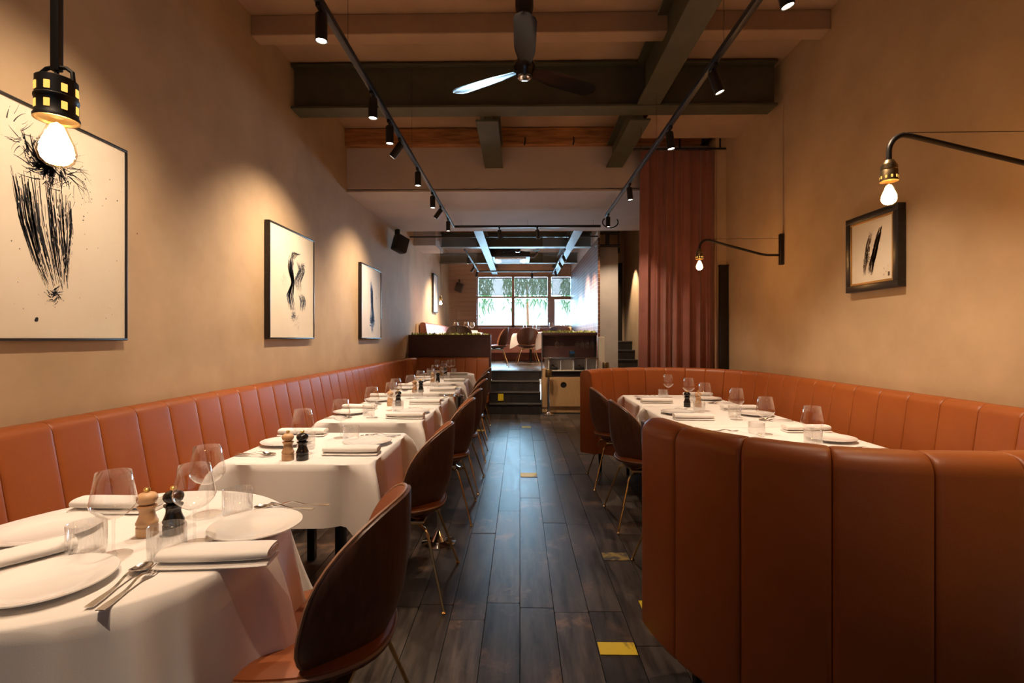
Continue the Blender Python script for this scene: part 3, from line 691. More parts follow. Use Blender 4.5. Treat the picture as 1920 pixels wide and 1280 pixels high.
def strokes(b, spine, halfw, n, P, seed, w=(0.002, 0.007), gap=0.12, jit=0.02):
    # n bristle lines following a spine [(u, v)] with half widths
    r = random.Random(seed); m = len(spine)
    for k in range(n):
        o = r.uniform(-1, 1); a = r.uniform(0, 0.25); z = r.uniform(0.7, 1.0); ww = r.uniform(*w); pts = []; ws = []; ph = r.uniform(0, 6)
        for i in range(29):
            t = a+(z-a)*i/28; q = t*(m-1); i0 = min(int(q), m-2); f = q-i0
            u = spine[i0][0]*(1-f)+spine[i0+1][0]*f; v = spine[i0][1]*(1-f)+spine[i0+1][1]*f; h = halfw[i0]*(1-f)+halfw[i0+1]*f
            pts.append((u+o*h+0.003*math.sin(9*t+ph), v)); ws.append(ww*(0.35+0.65*math.sin(PI*min(1, 0.12+i/28*0.9)))*r.uniform(0.6, 1.2))
        ribbon(b, pts, ws, P, gap, r)
def splat(b, u, v, R, n, P, seed, w=(0.002, 0.006), ln=(0.3, 1.0)):
    r = random.Random(seed)
    for k in range(n):
        a = r.uniform(0, 2*PI); q = r.uniform(0, R*0.5); l = R*r.uniform(*ln)*0.6; bend = r.uniform(-0.8, 0.8); c = [(u+q*math.cos(a+1), v+q*math.sin(a+1))]; aa = a
        for i in range(7): aa += bend/7; c.append((c[-1][0]+l/7*math.cos(aa), c[-1][1]+l/7*math.sin(aa)))
        ww = r.uniform(*w); ribbon(b, c, [ww*(1-0.8*i/7) for i in range(8)], P, 0.08, r)
def picture(label, wallx, face, y0, y1, z0, z1, depth, fw, frame_mat, paper, art, extra=None):
    # face = +1: hangs on the left wall and looks to +x; -1: right wall
    w = abs(y1-y0); h = z1-z0; t = thing('framed_artwork', label, 'picture', (wallx, (y0+y1)/2, z0))
    X = lambda d: face*d
    def bar(nm, ya, yb, za, zb):
        part(nm, MB().cbox(min(X(0.001), X(depth)), max(X(0.001), X(depth)), ya, yb, za, zb, min(0.003, fw*0.3)), M[frame_mat], t)
    bar('frame_rail', -w/2, w/2, 0, fw); bar('frame_rail', -w/2, w/2, h-fw, h); bar('frame_stile', -w/2, -w/2+fw, fw, h-fw); bar('frame_stile', w/2-fw, w/2, fw, h-fw)
    pd = depth-0.008
    sheet = part('sheet', MB().box(min(X(0.002), X(pd)), max(X(0.002), X(pd)), -w/2+fw*0.9, w/2-fw*0.9, fw*0.9, h-fw*0.9), M[paper], t, False)
    P = lambda u, v, lift=0.0008: (X(pd+lift), face*(u-w/2) if face > 0 else -(u-w/2), v)
    art(P, sheet, w, h)
    if extra: extra(t, X, w, h, pd)
    return t
def art1(P, sheet, w, h):
    b = MB()
    strokes(b, [(0.36, .70), (0.385, .5), (0.425, .33), (0.455, .22)], [0.11, 0.10, 0.075, 0.05], 48, P, 1, (0.0015, 0.006), 0.14)
    strokes(b, [(0.29, .70), (0.315, .52), (0.37, .30)], [0.035, 0.03, 0.02], 16, P, 2, (0.003, 0.008), 0.05)
    strokes(b, [(0.46, .68), (0.475, .5), (0.47, .25)], [0.06, 0.055, 0.04], 26, P, 3, (0.0015, 0.006), 0.16)
    splat(b, 0.40, 0.76, 0.17, 90, P, 4, (0.003, 0.010)); splat(b, 0.40, 0.76, 0.09, 110, P, 5, (0.006, 0.016)); splat(b, 0.50, 0.73, 0.20, 50, P, 6, (0.0015, 0.004))
    splat(b, 0.30, 0.83, 0.16, 26, P, 9, (0.002, 0.006)); splat(b, 0.445, 0.20, 0.06, 40, P, 7, (0.003, 0.007))
    r = random.Random(8)
    for k in range(60): blob(b, r.gauss(0.52, 0.12), r.gauss(0.70, 0.10), r.uniform(0.001, 0.004), P, r)
    for k in range(30): blob(b, r.uniform(0.1, 0.8), r.uniform(0.1, 0.5), r.uniform(0.001, 0.003), P, r)
    blob(b, 0.36, 0.09, 0.010, P, r)
    part('ink_strokes', b, M['ink'], sheet.parent, False)
def art2(P, sheet, w, h):
    b = MB(); r = random.Random(12)
    strokes(b, [(0.40, .74), (0.37, .62), (0.42, .50), (0.36, .38), (0.41, .24)], [0.05, 0.045, 0.025, 0.06, 0.055], 60, P, 11, (0.003, 0.010), 0.05)
    strokes(b, [(0.50, .78), (0.45, .76), (0.40, .70)], [0.08, 0.06, 0.035], 34, P, 13, (0.002, 0.007), 0.06)
    strokes(b, [(0.56, .70), (0.60, .63), (0.50, .52), (0.55, .42)], [0.08, 0.06, 0.07, 0.04], 44, P, 14, (0.002, 0.006), 0.2)
    strokes(b, [(0.58, .42), (0.62, .34), (0.60, .25)], [0.06, 0.06, 0.05], 30, P, 15, (0.002, 0.007), 0.08)
    splat(b, 0.60, 0.66, 0.09, 40, P, 16, (0.002, 0.006)); splat(b, 0.43, 0.21, 0.08, 40, P, 17, (0.002, 0.008)); splat(b, 0.25, 0.50, 0.08, 20, P, 18, (0.001, 0.002)); splat(b, 0.5, 0.15, 0.12, 14, P, 19, (0.001, 0.003))
    part('ink_strokes', b, M['ink'], sheet.parent, False)
def art3(P, sheet, w, h):
    b = MB()
    strokes(b, [(0.40, .80), (0.45, .62), (0.46, .44), (0.47, .30), (0.48, .16)], [0.05, 0.06, 0.05, 0.10, 0.10], 60, P, 21, (0.003, 0.010), 0.16)
    splat(b, 0.47, 0.24, 0.16, 130, P, 22, (0.006, 0.016)); splat(b, 0.47, 0.12, 0.08, 30, P, 23, (0.002, 0.006)); splat(b, 0.66, 0.58, 0.04, 14, P, 24, (0.002, 0.005))
    part('ink_strokes', b, M['blue_ink'], sheet.parent, False)
def art4(P, sheet, w, h):
    b = MB(); r = random.Random(31)
    strokes(b, [(0.33, .40), (0.29, .30), (0.245, .17), (0.225, .09)], [0.012, 0.022, 0.026, 0.02], 34, P, 32, (0.003, 0.009), 0.10)
    strokes(b, [(0.25, .38), (0.21, .30), (0.19, .18), (0.175, .10)], [0.02, 0.02, 0.02, 0.014], 20, P, 33, (0.002, 0.007), 0.2)
    splat(b, 0.21, 0.2, 0.05, 20, P, 34, (0.002, 0.004))
    for k in range(16): blob(b, r.gauss(0.36, 0.02), r.gauss(0.10, 0.03), r.uniform(0.001, 0.003), P, r)
    b.add([P(0.385, 0.075), P(0.40, 0.075), P(0.40, 0.10), P(0.385, 0.10)], [(0, 1, 2, 3)])
    part('ink_strokes', b, M['ink_wash'], sheet.parent, False)
picture('large black brush drawing in thin black frame behind the hanging bulb lamp', XL, 1, 1.66, 2.49, 1.32, 2.295, 0.035, 0.012, 'frame_black', 'paper', art1)
picture('black brush figure drawing in thin frame, between the large drawing and the blue one', XL, 1, 3.90, 4.76, 1.325, 2.285, 0.045, 0.014, 'frame_black', 'paper', art2)
picture('blue ink drawing in thin black frame on the plaster wall below the speaker', XL, 1, 6.18, 7.07, 1.325, 2.30, 0.045, 0.016, 'frame_black', 'paper2', art3)
def gilt(t, X, w, h, pd):
    for (ya, yb, za, zb) in ((-w/2+.04, w/2-.04, .04, .056), (-w/2+.04, w/2-.04, h-.056, h-.04), (-w/2+.04, -w/2+.056, .056, h-.056), (w/2-.056, w/2-.04, .056, h-.056)):
        part('gilt_lip', MB().cbox(min(X(pd-0.004), X(pd+0.004)), max(X(pd-0.004), X(pd+0.004)), ya, yb, za, zb, 0.002), M['gold_lip'], t)
picture('small brown ink drawing in heavy black and gilt frame below the wall lamp', XR, -1, 2.985, 3.46, 1.645, 2.15, 0.05, 0.042, 'frame_black', 'paper', art4, gilt)

# ------------------------------------------------------------------ bulb lamps
bulb_core = MB().lathe([(0.0, -0.100), (0.014, -0.097), (0.024, -0.088), (0.0275, -0.075), (0.025, -0.060), (0.017, -0.040), (0.010, -0.022), (0.0, -0.015)], 20).mesh('filament_glow', M['bulb'])
bulb_env = MB().lathe([(0.013, 0.0), (0.0135, -0.018), (0.020, -0.038), (0.029, -0.060), (0.0315, -0.075), (0.0275, -0.092), (0.016, -0.102), (0.0, -0.105)], 28, cap=False).mesh('bulb', M['bulb_glass'], True, 80)
def socket_small(t, p):
    s = part('socket', MB().lathe([(0.010, 0.085), (0.018, 0.082), (0.024, 0.070), (0.026, 0.066), (0.026, 0.062), (0.030, 0.060), (0.031, 0.045), (0.029, 0.043), (0.031, 0.040), (0.0315, 0.004), (0.033, -0.004), (0.031, -0.004), (0.020, 0.0), (0.0, 0.004)], 28), M['brass_dk'], t, loc=p)
    for k in range(10):
        a = 2*PI*k/10
        part('vent_hole', MB().cbox(0.0295, 0.0322, -0.0035, 0.0035, 0.006, 0.018, 0.001).xform(Matrix.Rotation(a, 4, 'Z')), M['vent'], s)
def wall_lamp(label, ym, zm, xb, ztop, zsock, wirex):
    t = thing('wall_lamp', label, 'wall lamp', (XR, ym, zm-0.14)); O = Vector((XR, ym, zm-0.14)); L_ = lambda x, y, z: (x-O.x, y-O.y, z-O.z)
    part('wall_bracket', MB().cbox(-0.035, -0.001, -0.018, 0.018, 0.0, 0.27, 0.003), M['iron'], t)
    pts = [L_(XR-0.03, ym, zm-0.055), L_(XR-0.14, ym, zm-0.055), L_(XR-0.20, ym, zm-0.045)]
    n = 8; dx = XR-0.20-(xb+0.09); pts.append(L_(xb+0.09, ym, ztop-0.006))
    for k in range(1, n+1):
        a = PI/2+PI/2*k/n; pts.append(L_(xb+0.07+0.07*math.cos(a), ym, ztop-0.07+0.07*math.sin(a)))
    pts.append(L_(xb, ym, zsock+0.075))
    part('arm', MB().tube(pts, 0.0105, 10), M['iron'], t)
    part('stay_wire', MB().tube([L_(xb+0.075, ym, ztop+0.008), L_(XR-0.002, ym, ztop+0.012)], 0.0016, 6), M['iron'], t)
    p = L_(xb, ym, zsock); socket_small(t, p)
    e = link('bulb', bulb_env, t, p); link('filament_glow', bulb_core, e)
    return t
wall_lamp('iron swing-arm wall lamp with bare bulb above the small gilt framed drawing', 2.06, 2.09, 1.53, 2.175, 1.985, 0)
wall_lamp('iron swing-arm wall lamp with bare bulb in front of the terracotta curtain', 4.36, 2.12, 1.585, 2.20, 2.035, 0)
tag(part('cable_conduit', MB().box(XR-0.008, XR-0.0005, 4.355, 4.375, 2.26, 3.48), M['plaster'], smooth=False), 'thin plastered cable strip rising from the wall lamp by the curtain', 'conduit')
# pendant with perforated socket at the left
t = thing('hanging_lamp', 'bare glowing bulb in a perforated metal socket hanging from an iron bar', 'pendant lamp', (-0.925, 0.965, 1.765))
part('bar', MB().cbox(-0.009, 0.009, -0.006, 0.006, 0.098, 2.02, 0.002), M['iron'], t)
sk = MB(); n = 32; rows_z = (0.0, 0.012, 0.038, 0.044, 0.070, 0.082)
prof = [(0.030, 0.082), (0.0335, 0.080), (0.0335, 0.046), (0.0355, 0.044), (0.0355, 0.040), (0.034, 0.038), (0.034, 0.010), (0.0365, 0.006), (0.0365, 0.0), (0.033, 0.0), (0.030, 0.004), (0.0, 0.010)]
so = part('socket', MB().lathe(prof, 32), M['iron'], t)
for zc in (0.058, 0.023):
    for k in range(8):
        part('vent_slot', MB().cbox(0.0315, 0.0348, -0.005, 0.005, zc-0.008, zc+0.008, 0.0012).xform(Matrix.Rotation(2*PI*(k+0.4)/8, 4, 'Z')), M['vent'], so)
part('strap', MB().tube([(-0.0335, 0, 0.078), (-0.032, 0, 0.095), (-0.02, 0, 0.104), (0, 0, 0.107), (0.02, 0, 0.104), (0.032, 0, 0.095), (0.0335, 0, 0.078)], 0.004, 8), M['iron'], t)
part('hook_pin', MB().lathe([(0.004, 0.08), (0.007, 0.085), (0.004, 0.092), (0.004, 0.107)], 12), M['iron'], t)
e = link('bulb', bulb_env, t, (0, 0, 0.012)); link('filament_glow', bulb_core, e)

# ------------------------------------------------------------------ tracks and spotlights
def track(label, p0, p1, zt, wires=()):
    t = thing('lighting_track', label, 'track', p0); d = Vector(p1)-Vector(p0)
    b = MB()
    if abs(d.x) > abs(d.y): b.cbox(0, d.x, -0.017, 0.017, 0, 0.034, 0.003)
    else: b.cbox(-0.017, 0.017, 0, d.y, 0, 0.034, 0.003)
    part('rail', b, M['black'], t)
    for w in wires:
        q = d*w; part('suspension_wire', MB().tube([(q.x, q.y, 0.034), (q.x, q.y, zt(p0[1]+q.y)-p0[2])], 0.0012, 6), M['iron'], t)
    return t
zt = lambda y: ZC if y < 5.8 else 3.06
TZ = 2.945
track('long black lighting track above the wall banquette tables', (-0.97, -1.0, TZ), (-0.97, 7.15, TZ), zt, (0.25, 0.46, 0.66, 0.9))
track('long black lighting track above the booth side of the aisle', (1.145, -1.0, TZ), (1.145, 6.55, TZ), zt, (0.2, 0.5, 0.68, 0.75, 0.95))
track('short black cross track under the low ceiling before the steps', (-0.95, 7.15, TZ), (1.17, 7.15, TZ), zt, (0.05, 0.5, 0.95))
head_m = [('adapter', MB().cbox(-0.012, 0.012, -0.045, 0.045, -0.022, 0.0, 0.003).mesh('adapter', M['black'])), ('yoke', MB().lathe([(0.008, -0.06), (0.008, -0.02)], 10).mesh('yoke', M['black']))]
body_m = MB().lathe([(0.0, 0.012), (0.026, 0.010), (0.029, 0.004), (0.029, -0.118), (0.0265, -0.120), (0.0245, -0.118), (0.0245, -0.095)], 24, cap=False).mesh('can', M['black'])
lens_m = MB().lathe([(0.0238, -0.113), (0.0, -0.113)], 24, cap=False).mesh('lens', M['lens'])
def spot(x, y, z, tx, ty, power, label, size=62, blend=0.85, group='track spotlights', col=SPOTC, rad=0.02):
    t = thing('track_spotlight', label, 'spotlight', (x, y, z), 0, group)
    for nm, me in head_m: link(nm, me, t)
    c = link('can', body_m, t, (0, 0, -0.045)); c.rotation_euler = (ty, tx, 0)      # tx > 0 leans the beam to -x
    link('lens', lens_m, c)
    l = bpy.data.lights.new('spot_beam', 'SPOT'); l.energy = power; l.color = col; l.spot_size = math.radians(size); l.spot_blend = blend; l.shadow_soft_size = rad
    link('spot_beam', l, c, (0, 0, -0.119))
    return t
P0 = 82; PW = 165
DL = 'black can spotlight pointing down from the banquette track over the '
AL = 'black can spotlight tilted from the banquette side track at the '
for y, w in ((0.55, 'street end'), (1.55, 'round lamp table'), (2.38, 'second table'), (3.22, 'second table end'), (3.64, 'third table')): spot(-0.97, y, TZ, 0, 0, P0, DL+w, 76)
spot(-0.97, 3.97, TZ, 0.62, 0.0, PW, AL+'middle brush figure drawing', 100); spot(-0.97, 4.65, TZ, 0, 0, P0, DL+'fourth table'); spot(-0.97, 5.44, TZ, 0, 0, P0, DL+'fifth table'); spot(-0.97, 5.99, TZ, 0.62, 0, PW, AL+'blue ink drawing', 100); spot(-0.97, 6.61, TZ, 0, 0, P0, DL+'sixth table')
spot(-0.97, 2.0, TZ, 0.62, 0, PW*0.6, AL+'large brush drawing', 100)
DR = 'black can spotlight on the booth side track, '
for y, tx, w in ((0.9, -0.3, 'nearest the street window'), (2.17, -0.25, 'above the curved booth end'), (2.93, -0.35, 'in front of the deep green cross beam'), (3.78, -0.12, 'just past the deep green cross beam'), (5.16, -0.1, 'beside the curtain')): spot(1.145, y, TZ, tx, 0, P0*1.25, DR+w, 84)
spot(1.145, 6.40, TZ, 0, 0, P0*0.3, 'black can spotlight inside an iron ring at the end of the booth side track')
tag(part('cable_loop', MB().tube([(1.145+0.10*math.cos(a)+0.02, 6.35, 2.83+0.07*math.sin(a)) for a in [PI*0.75+k*0.3 for k in range(16)]], 0.008, 8), M['iron']), 'black cable loop hanging at the end of the booth side track', 'cable')
spot(-0.30, 7.15, TZ, -0.1, 0.5, P0*1.3, 'black can spotlight on the short cross track, on the banquette half'); spot(0.25, 7.15, TZ, -0.15, 0.5, P0*1.3, 'black can spotlight on the short cross track, on the booth half')

# ------------------------------------------------------------------ ceiling fans
def fan(label, loc, R, rz, ztop, glossy='gloss_black'):
    t = thing('ceiling_fan', label, 'ceiling fan', loc, rz); zt_ = ztop-loc[2]
    part('motor', MB().lathe([(0.0, -0.055), (0.035, -0.053), (0.052, -0.045), (0.058, -0.030), (0.060, 0.0), (0.072, 0.02), (0.072, 0.045), (0.058, 0.062), (0.03, 0.072), (0.02, 0.10)], 32), M[glossy], t)
    part('rod', MB().lathe([(0.013, 0.08), (0.013, zt_)], 14), M['black'], t)
    part('canopy', MB().lathe([(0.02, zt_-0.12), (0.05, zt_-0.10), (0.062, zt_-0.05), (0.062, zt_)], 28), M['black'], t)
    part('ball_joint', MB().lathe([(0.013, 0.36), (0.035, 0.375), (0.042, 0.40), (0.035, 0.425), (0.013, 0.44)], 24), M[glossy], t)
    part('cap', MB().lathe([(0.0, -0.066), (0.03, -0.064), (0.042, -0.056), (0.042, -0.048)], 28), M['chrome'], t)
    bl = MB(); n = 16; rings = []
    for i in range(n+1):
        s = i/n; x = 0.065+(R-0.065)*s; w = 0.042+0.028*sm(0, 0.35, s)
        if s > 0.86: w *= math.sqrt(max(0.02, 1-((s-0.86)/0.145)**2))
        tw = -0.30+0.14*s
        R_ = []
        for (u, zz) in ((-1, 0), (-0.5, 0.006), (0, 0.008), (0.5, 0.006), (1, 0), (0.5, -0.001), (0, 0.001), (-0.5, -0.001)):
            R_.append((x, u*w*math.cos(tw)-zz*math.sin(tw), u*w*math.sin(tw)+zz*math.cos(tw)))
        rings.append(R_)
    bm_ = bl.rings(rings).mesh('blade', M[glossy], True, 70)
    for k in range(3):
        o = link('blade', bm_, t); o.rotation_euler = (0, 0, 2*PI*k/3)
    return t
fan('glossy black three blade fan hanging before the deep green cross beam', (0.03, 3.35, 3.16), 0.60, -PI/2+0.0, 3.635)
fan('black three blade fan in the raised back room by the ceiling cassette', (-0.05, 10.6, 3.25), 0.50, 0.25, ZC)

# ------------------------------------------------------------------ curtain, speaker, dark panel
def curtain():
    N = 150; rings = []; r = random.Random(3); ph = [r.uniform(0, 6) for _ in range(6)]
    zs = [0.02, 0.3, 0.7, 1.1, 1.6, 2.1, 2.6, 3.0, 3.3, 3.45]
    for z in zs:
        k = (3.45-z)/3.43; R = []
        for i in range(N+1):
            t = i/N; x = 1.365-0.03*k+(2.215-1.365+0.03*k)*t
            amp = 0.022+0.022*k
            y = 5.56+amp*(math.sin(2*PI*7.3*t+ph[0])+0.5*math.sin(2*PI*13.1*t+ph[1]+0.5*k)+0.35*math.sin(2*PI*4.1*t+ph[2]+k))*0.75
            R.append((x+0.01*math.sin(2*PI*9*t+ph[3]), y, z))
        rings.append(R+[(p[0], p[1]+0.003, p[2]) for p in reversed(R)])
    return MB().rings(rings)
tag(part('curtain', curtain(), M['curtain'], None, True, 75), 'floor length terracotta curtain hanging behind the booth', 'curtain')
rod = thing('curtain_rod', 'thin black curtain rod fixed below the soffit beside the booth side wall', 'rod', (1.2, 5.56, 3.465))
part('pole', MB().tube([(0, 0, 0), (1.118, 0, 0)], 0.011, 10), M['black'], rod)
for x in (0.02, 0.6, 1.05): part('bracket', MB().box(x-0.008, x+0.008, -0.008, 0.008, 0.01, 0.115), M['black'], rod)
dp = thing('door_panel', 'narrow black timber panel standing at the curtain edge against the wall', 'panel', (2.265, 5.50, 0))
part('board', MB().cbox(-0.05, 0.05, -0.02, 0.02, 0, 2.13, 0.004), M['ebony'], dp); part('top_cap', MB().cbox(-0.053, 0.053, -0.023, 0.023, 2.13, 2.15, 0.003), M['ebony'], dp)
def speaker(label, loc, rz, m='black'):
    t = thing('loudspeaker', label, 'speaker', loc, rz)
    part('cabinet', MB().cbox(-0.11, 0.11, -0.09, 0.07, -0.13, 0.13, 0.03).xform(Matrix.Rotation(0.3, 4, 'Y')), M[m], t)
    part('grille', MB().cbox(-0.095, 0.095, -0.10, -0.085, -0.115, 0.115, 0.006).xform(Matrix.Rotation(0.3, 4, 'Y')), M['black'], t)
    part('bracket', MB().box(-0.02, 0.02, 0.02, 0.10, 0.10, 0.24), M['iron'], t)
speaker('black box loudspeaker mounted high on the plaster wall below the low ceiling', (-1.90, 7.72, 2.82), 0.9)

# ------------------------------------------------------------------ steps up to the back room
st = link('floor_steps', None); st['kind'] = 'structure'
SX0, SX1 = -0.545, 0.372
for i in range(4):
    y0 = 8.66+0.265*i; z1 = UF*(i+1)/4; z0 = UF*i/4
    part('riser', MB().box(SX0, SX1, y0, y0+0.03, z0, z1-0.025), M['stairwood'], st, False)
    tr = part('tread', MB().cbox(SX0, SX1, y0-0.015, y0+0.295, z1-0.025, z1, 0.003), M['stairwood'], st, False)
    part('edge_strip', MB().cbox(SX0+0.005, SX1-0.005, y0-0.018, y0+0.01, z1-0.008, z1+0.002, 0.002), M['tape_grey'], tr)
    part('step_body', MB().box(SX0, SX1, y0+0.03, 9.73, z0, z1-0.025), M['stairwood'], st, False)
o = part('floor_tape', MB().box(-0.40, -0.30, 8.915, 8.9245, 0.20, 0.345), M['yellow'], st, False)
uf = struct('floor_upper', MB().box(XL, 1.50, 9.46, 14.3, 0.55, UF-0.012), M['grout'])
k = 0; x = XL
while x < 1.48:
    y = 9.46+(0.0 if k % 2 else 0.5) if k % 2 else 9.46
    for (ya, yb) in ((9.47, 10.4+0.5*(k % 3)), (10.4+0.5*(k % 3), 12.2+0.3*(k % 2)), (12.2+0.3*(k % 2), 14.2)):
        o = link('plank', pm, uf); o.location = (x+0.1, (ya+yb)/2, UF-0.006); o.scale = (0.197, yb-ya-0.004, 0.012)
    x += 0.2; k += 1
# planter wall with moss
def moss_strip(name, label, x0, x1, y0, y1, z):
    b = MB(); r = random.Random(int(x0*100)); n = int((x1-x0)*90)
    for k in range(n):
        x = r.uniform(x0, x1); y = r.uniform(y0, y1); s = r.uniform(0.012, 0.035); h = r.uniform(0.02, 0.055)
        b.add([(x-s, y, z), (x, y-s, z), (x+s, y, z), (x, y+s, z), (x+r.uniform(-.01, .01), y, z+h)], [(0, 1, 4), (1, 2, 4), (2, 3, 4), (3, 0, 4)])
    o = part(name, b, M['moss'], None, True, 80); tag(o, label, 'moss', None, 'stuff')
pw = thing('planter_wall', 'dark red-brown timber planter wall behind the corner banquette', 'planter', (-1.30, 9.10, 0))
part('front_board', MB().box(-0.75, 0.755, -0.12, -0.09, 0, 1.40), M['darkwood'], pw, False); part('back_board', MB().box(-0.75, 0.755, 0.09, 0.12, 0.0, 1.40), M['darkwood'], pw, False)
part('end_board', MB().box(0.725, 0.755, -0.09, 0.09, 0, 1.40), M['darkwood'], pw, False); part('soil_tray', MB().box(-0.75, 0.725, -0.09, 0.09, 1.30, 1.385), M['grout'], pw, False)
part('end_trim', MB().box(0.755, 0.762, -0.12, 0.12, 0.0, 1.405), M['tape_grey'], pw, False)
moss_strip('moss', 'green moss along the top of the planter wall by the banquette', -2.02, -0.58, 8.99, 9.2, 1.398)
# glass screens above planter and station with a rod over them
for (x0, x1, lb) in ((XL, -0.80, 'clear glass screen standing on the planter wall by the banquette'), (0.42, 1.38, 'clear glass screen standing above the wine glass station')):
    g = thing('glass_screen', lb, 'glass screen', (0, 9.10, 1.41 if x0 < 0 else 1.47)); zb = 0.0
    part('pane', MB().box(x0, x1, -0.002, 0.002, 0.0, 3.205-(1.41 if x0 < 0 else 1.47)), M['pane'], g, False)
    for x in (): part('edge_profile', MB().box(x, x+0.012, -0.010, 0.010, 0.0, 3.205-(1.41 if x0 < 0 else 1.47)), M['pane'], g, False)
tag(part('tension_rod', MB().tube([(XL+0.002, 9.10, 3.22), (1.44, 9.10, 3.22)], 0.014, 10), M['black']), 'thin black rod crossing the opening above the glass screens', 'rod')

# ------------------------------------------------------------------ waiter station
ws = thing('waiter_station', 'oak waiter station with round hole, cubby shelf and hanging glass rack', 'station', (0.90, 8.95, 0))
part('lower_cabinet', MB().box(-0.50, 0.48, -0.14, 0.30, 0.10, 0.64), M['oak'], ws, False); part('plinth', MB().box(-0.50, 0.48, -0.12, 0.30, 0, 0.10), M['oak'], ws, False)
dn = MB(); N = 32; hx, hz, hr = -0.12, 0.50, 0.055
q = [(-0.40, 0.12), (0.46, 0.12), (0.46, 0.62), (-0.40, 0.62)]
def door_front():
    b = MB(); pts = [(hx+hr*math.cos(2*PI*k/N), hz+hr*math.sin(2*PI*k/N)) for k in range(N)]; out = []
    for (u, v) in pts:
        du, dv = u-hx, v-hz; s = min([( (0.46-hx)/du if du > 1e-9 else 1e9), ((-0.40-hx)/du if du < -1e-9 else 1e9), ((0.62-hz)/dv if dv > 1e-9 else 1e9), ((0.12-hz)/dv if dv < -1e-9 else 1e9)]); out.append((hx+du*s, hz+dv*s))
    R = [[(u, -0.165, v) for u, v in out], [(u, -0.165, v) for u, v in pts], [(u, -0.142, v) for u, v in pts], [(u, -0.142, v) for u, v in out]]
    b.rings(R+[R[0]], False, False); return b
part('door', door_front(), M['oak'], ws, False)
part('hole', MB().lathe([(0.0, 0.0), (hr, 0.0)], 32, cap=False).xform(Matrix.Translation((hx, -0.1415, hz)) @ Matrix.Rotation(PI/2, 4, 'X')), M['black'], ws)
part('side_post', MB().cbox(-0.505, -0.42, -0.15, -0.06, 0.10, 0.80, 0.01), M['oak'], ws)
part('dark_shelf', MB().box(-0.40, 0.48, -0.10, 0.30, 0.64, 0.745), M['black'], ws, False)
cb = part('cubby_back', MB().box(-0.45, 0.48, 0.05, 0.07, 0.76, 0.98), M['white'], ws, False)
part('cubby_base', MB().box(-0.45, 0.48, -0.15, 0.07, 0.745, 0.765), M['cream'], ws, False); part('worktop', MB().cbox(-0.47, 0.50, -0.17, 0.20, 0.965, 0.99, 0.004), M['steel'], ws)
for x in (-0.38, -0.17, 0.06, 0.29, 0.47): part('divider', MB().box(x-0.007, x+0.007, -0.14, 0.05, 0.765, 0.965), M['white'], ws, False)
part('upper_back', MB().box(-0.50, 0.48, 0.10, 0.13, 0.99, 1.42), M['darkwood'], ws, False)
for x in (-0.50, 0.465): part('side_panel', MB().box(x, x+0.015, -0.10, 0.10, 0.99, 1.42), M['black'], ws, False)
part('top_shelf', MB().cbox(-0.51, 0.49, -0.12, 0.14, 1.385, 1.44, 0.004), M['darkwood'], ws); part('glass_rail', MB().tube([(-0.45, -0.09, 1.375), (0.45, -0.09, 1.375)], 0.006, 8), M['chrome'], ws)
part('screen_post', MB().box(-0.515, -0.50, -0.16, -0.10, 0.64, 1.44), M['tape_grey'], ws, False)
tag(part('cream_post', MB().cbox(1.415, 1.53, 8.90, 9.0, 0, 1.36, 0.006), M['cream']), 'square cream post between the station and the dark stairs', 'post')
moss_strip('moss', 'green moss along the top of the waiter station', 0.42, 1.36, 8.85, 9.06, 1.439)
hang = [(n_, me) for n_, me in wine]
for i, x in enumerate((0.665, 0.755, 1.03, 1.12, 1.205, 1.295)):
    g = thing('hanging_glass', 'stemmed glass hanging upside down from the waiter station rail', 'wine glass', (x, 8.865, 1.368), 0, 'hanging glasses in the waiter station'); g.rotation_euler = (PI, 0, 0); g.scale = (0.85, 0.85, 0.95)
    for n_, me in hang: link(n_, me, g)
cr = thing('card_terminal', 'small dark payment terminal on the waiter station worktop', 'terminal', (0.94, 8.88, 0.992))
part('body', MB().cbox(-0.05, 0.05, -0.04, 0.04, 0, 0.12, 0.008), M['black'], cr); part('screen', MB().box(-0.04, 0.04, -0.0415, -0.040, 0.06, 0.11), mat('screen_blue', (0.02, 0.06, 0.14), 0.2), cr, False)
for i, (x, nm) in enumerate(((0.60, 'a'), (1.08, 'b'))):
    c = thing('cutlery_tray', ('tray of steel cutlery in the waiter station cubby beside the oak post', 'tray of steel cutlery in the middle cubby of the waiter station')[i], 'tray', (x+0.0, 8.88, 0.767))
    part('tray', MB().cbox(-0.075, 0.075, -0.06, 0.06, 0, 0.05, 0.006), M['iron'], c)
    for k in range(6):
        o = link('cutlery_piece', SPOON, c, (-0.02+0.008*k, -0.01+0.006*k, 0.05+0.006*k)); o.rotation_euler = (0.3, 0.2, 0.5*k); o.scale = (0.6, 0.8, 1)
def stanchion(label, loc, h=0.80):
    t = thing('barrier_post', label, 'barrier post', loc)
    part('base', MB().lathe([(0.11, 0), (0.11, 0.008), (0.05, 0.022), (0.026, 0.05)], 28), M['chrome'], t); part('pole', MB().lathe([(0.024, 0.03), (0.024, h-0.14)], 18), M['chrome'], t)
    part('head', MB().lathe([(0.028, h-0.15), (0.055, h-0.145), (0.058, h-0.13), (0.058, h-0.02), (0.05, h-0.005), (0.0, h)], 24), M['brass_dk'], t)
stanchion('chrome barrier post standing in front of the oak waiter station', (0.50, 8.60, 0)); stanchion('chrome barrier post behind the booth by the cream post', (1.50, 8.62, 0), 0.92)

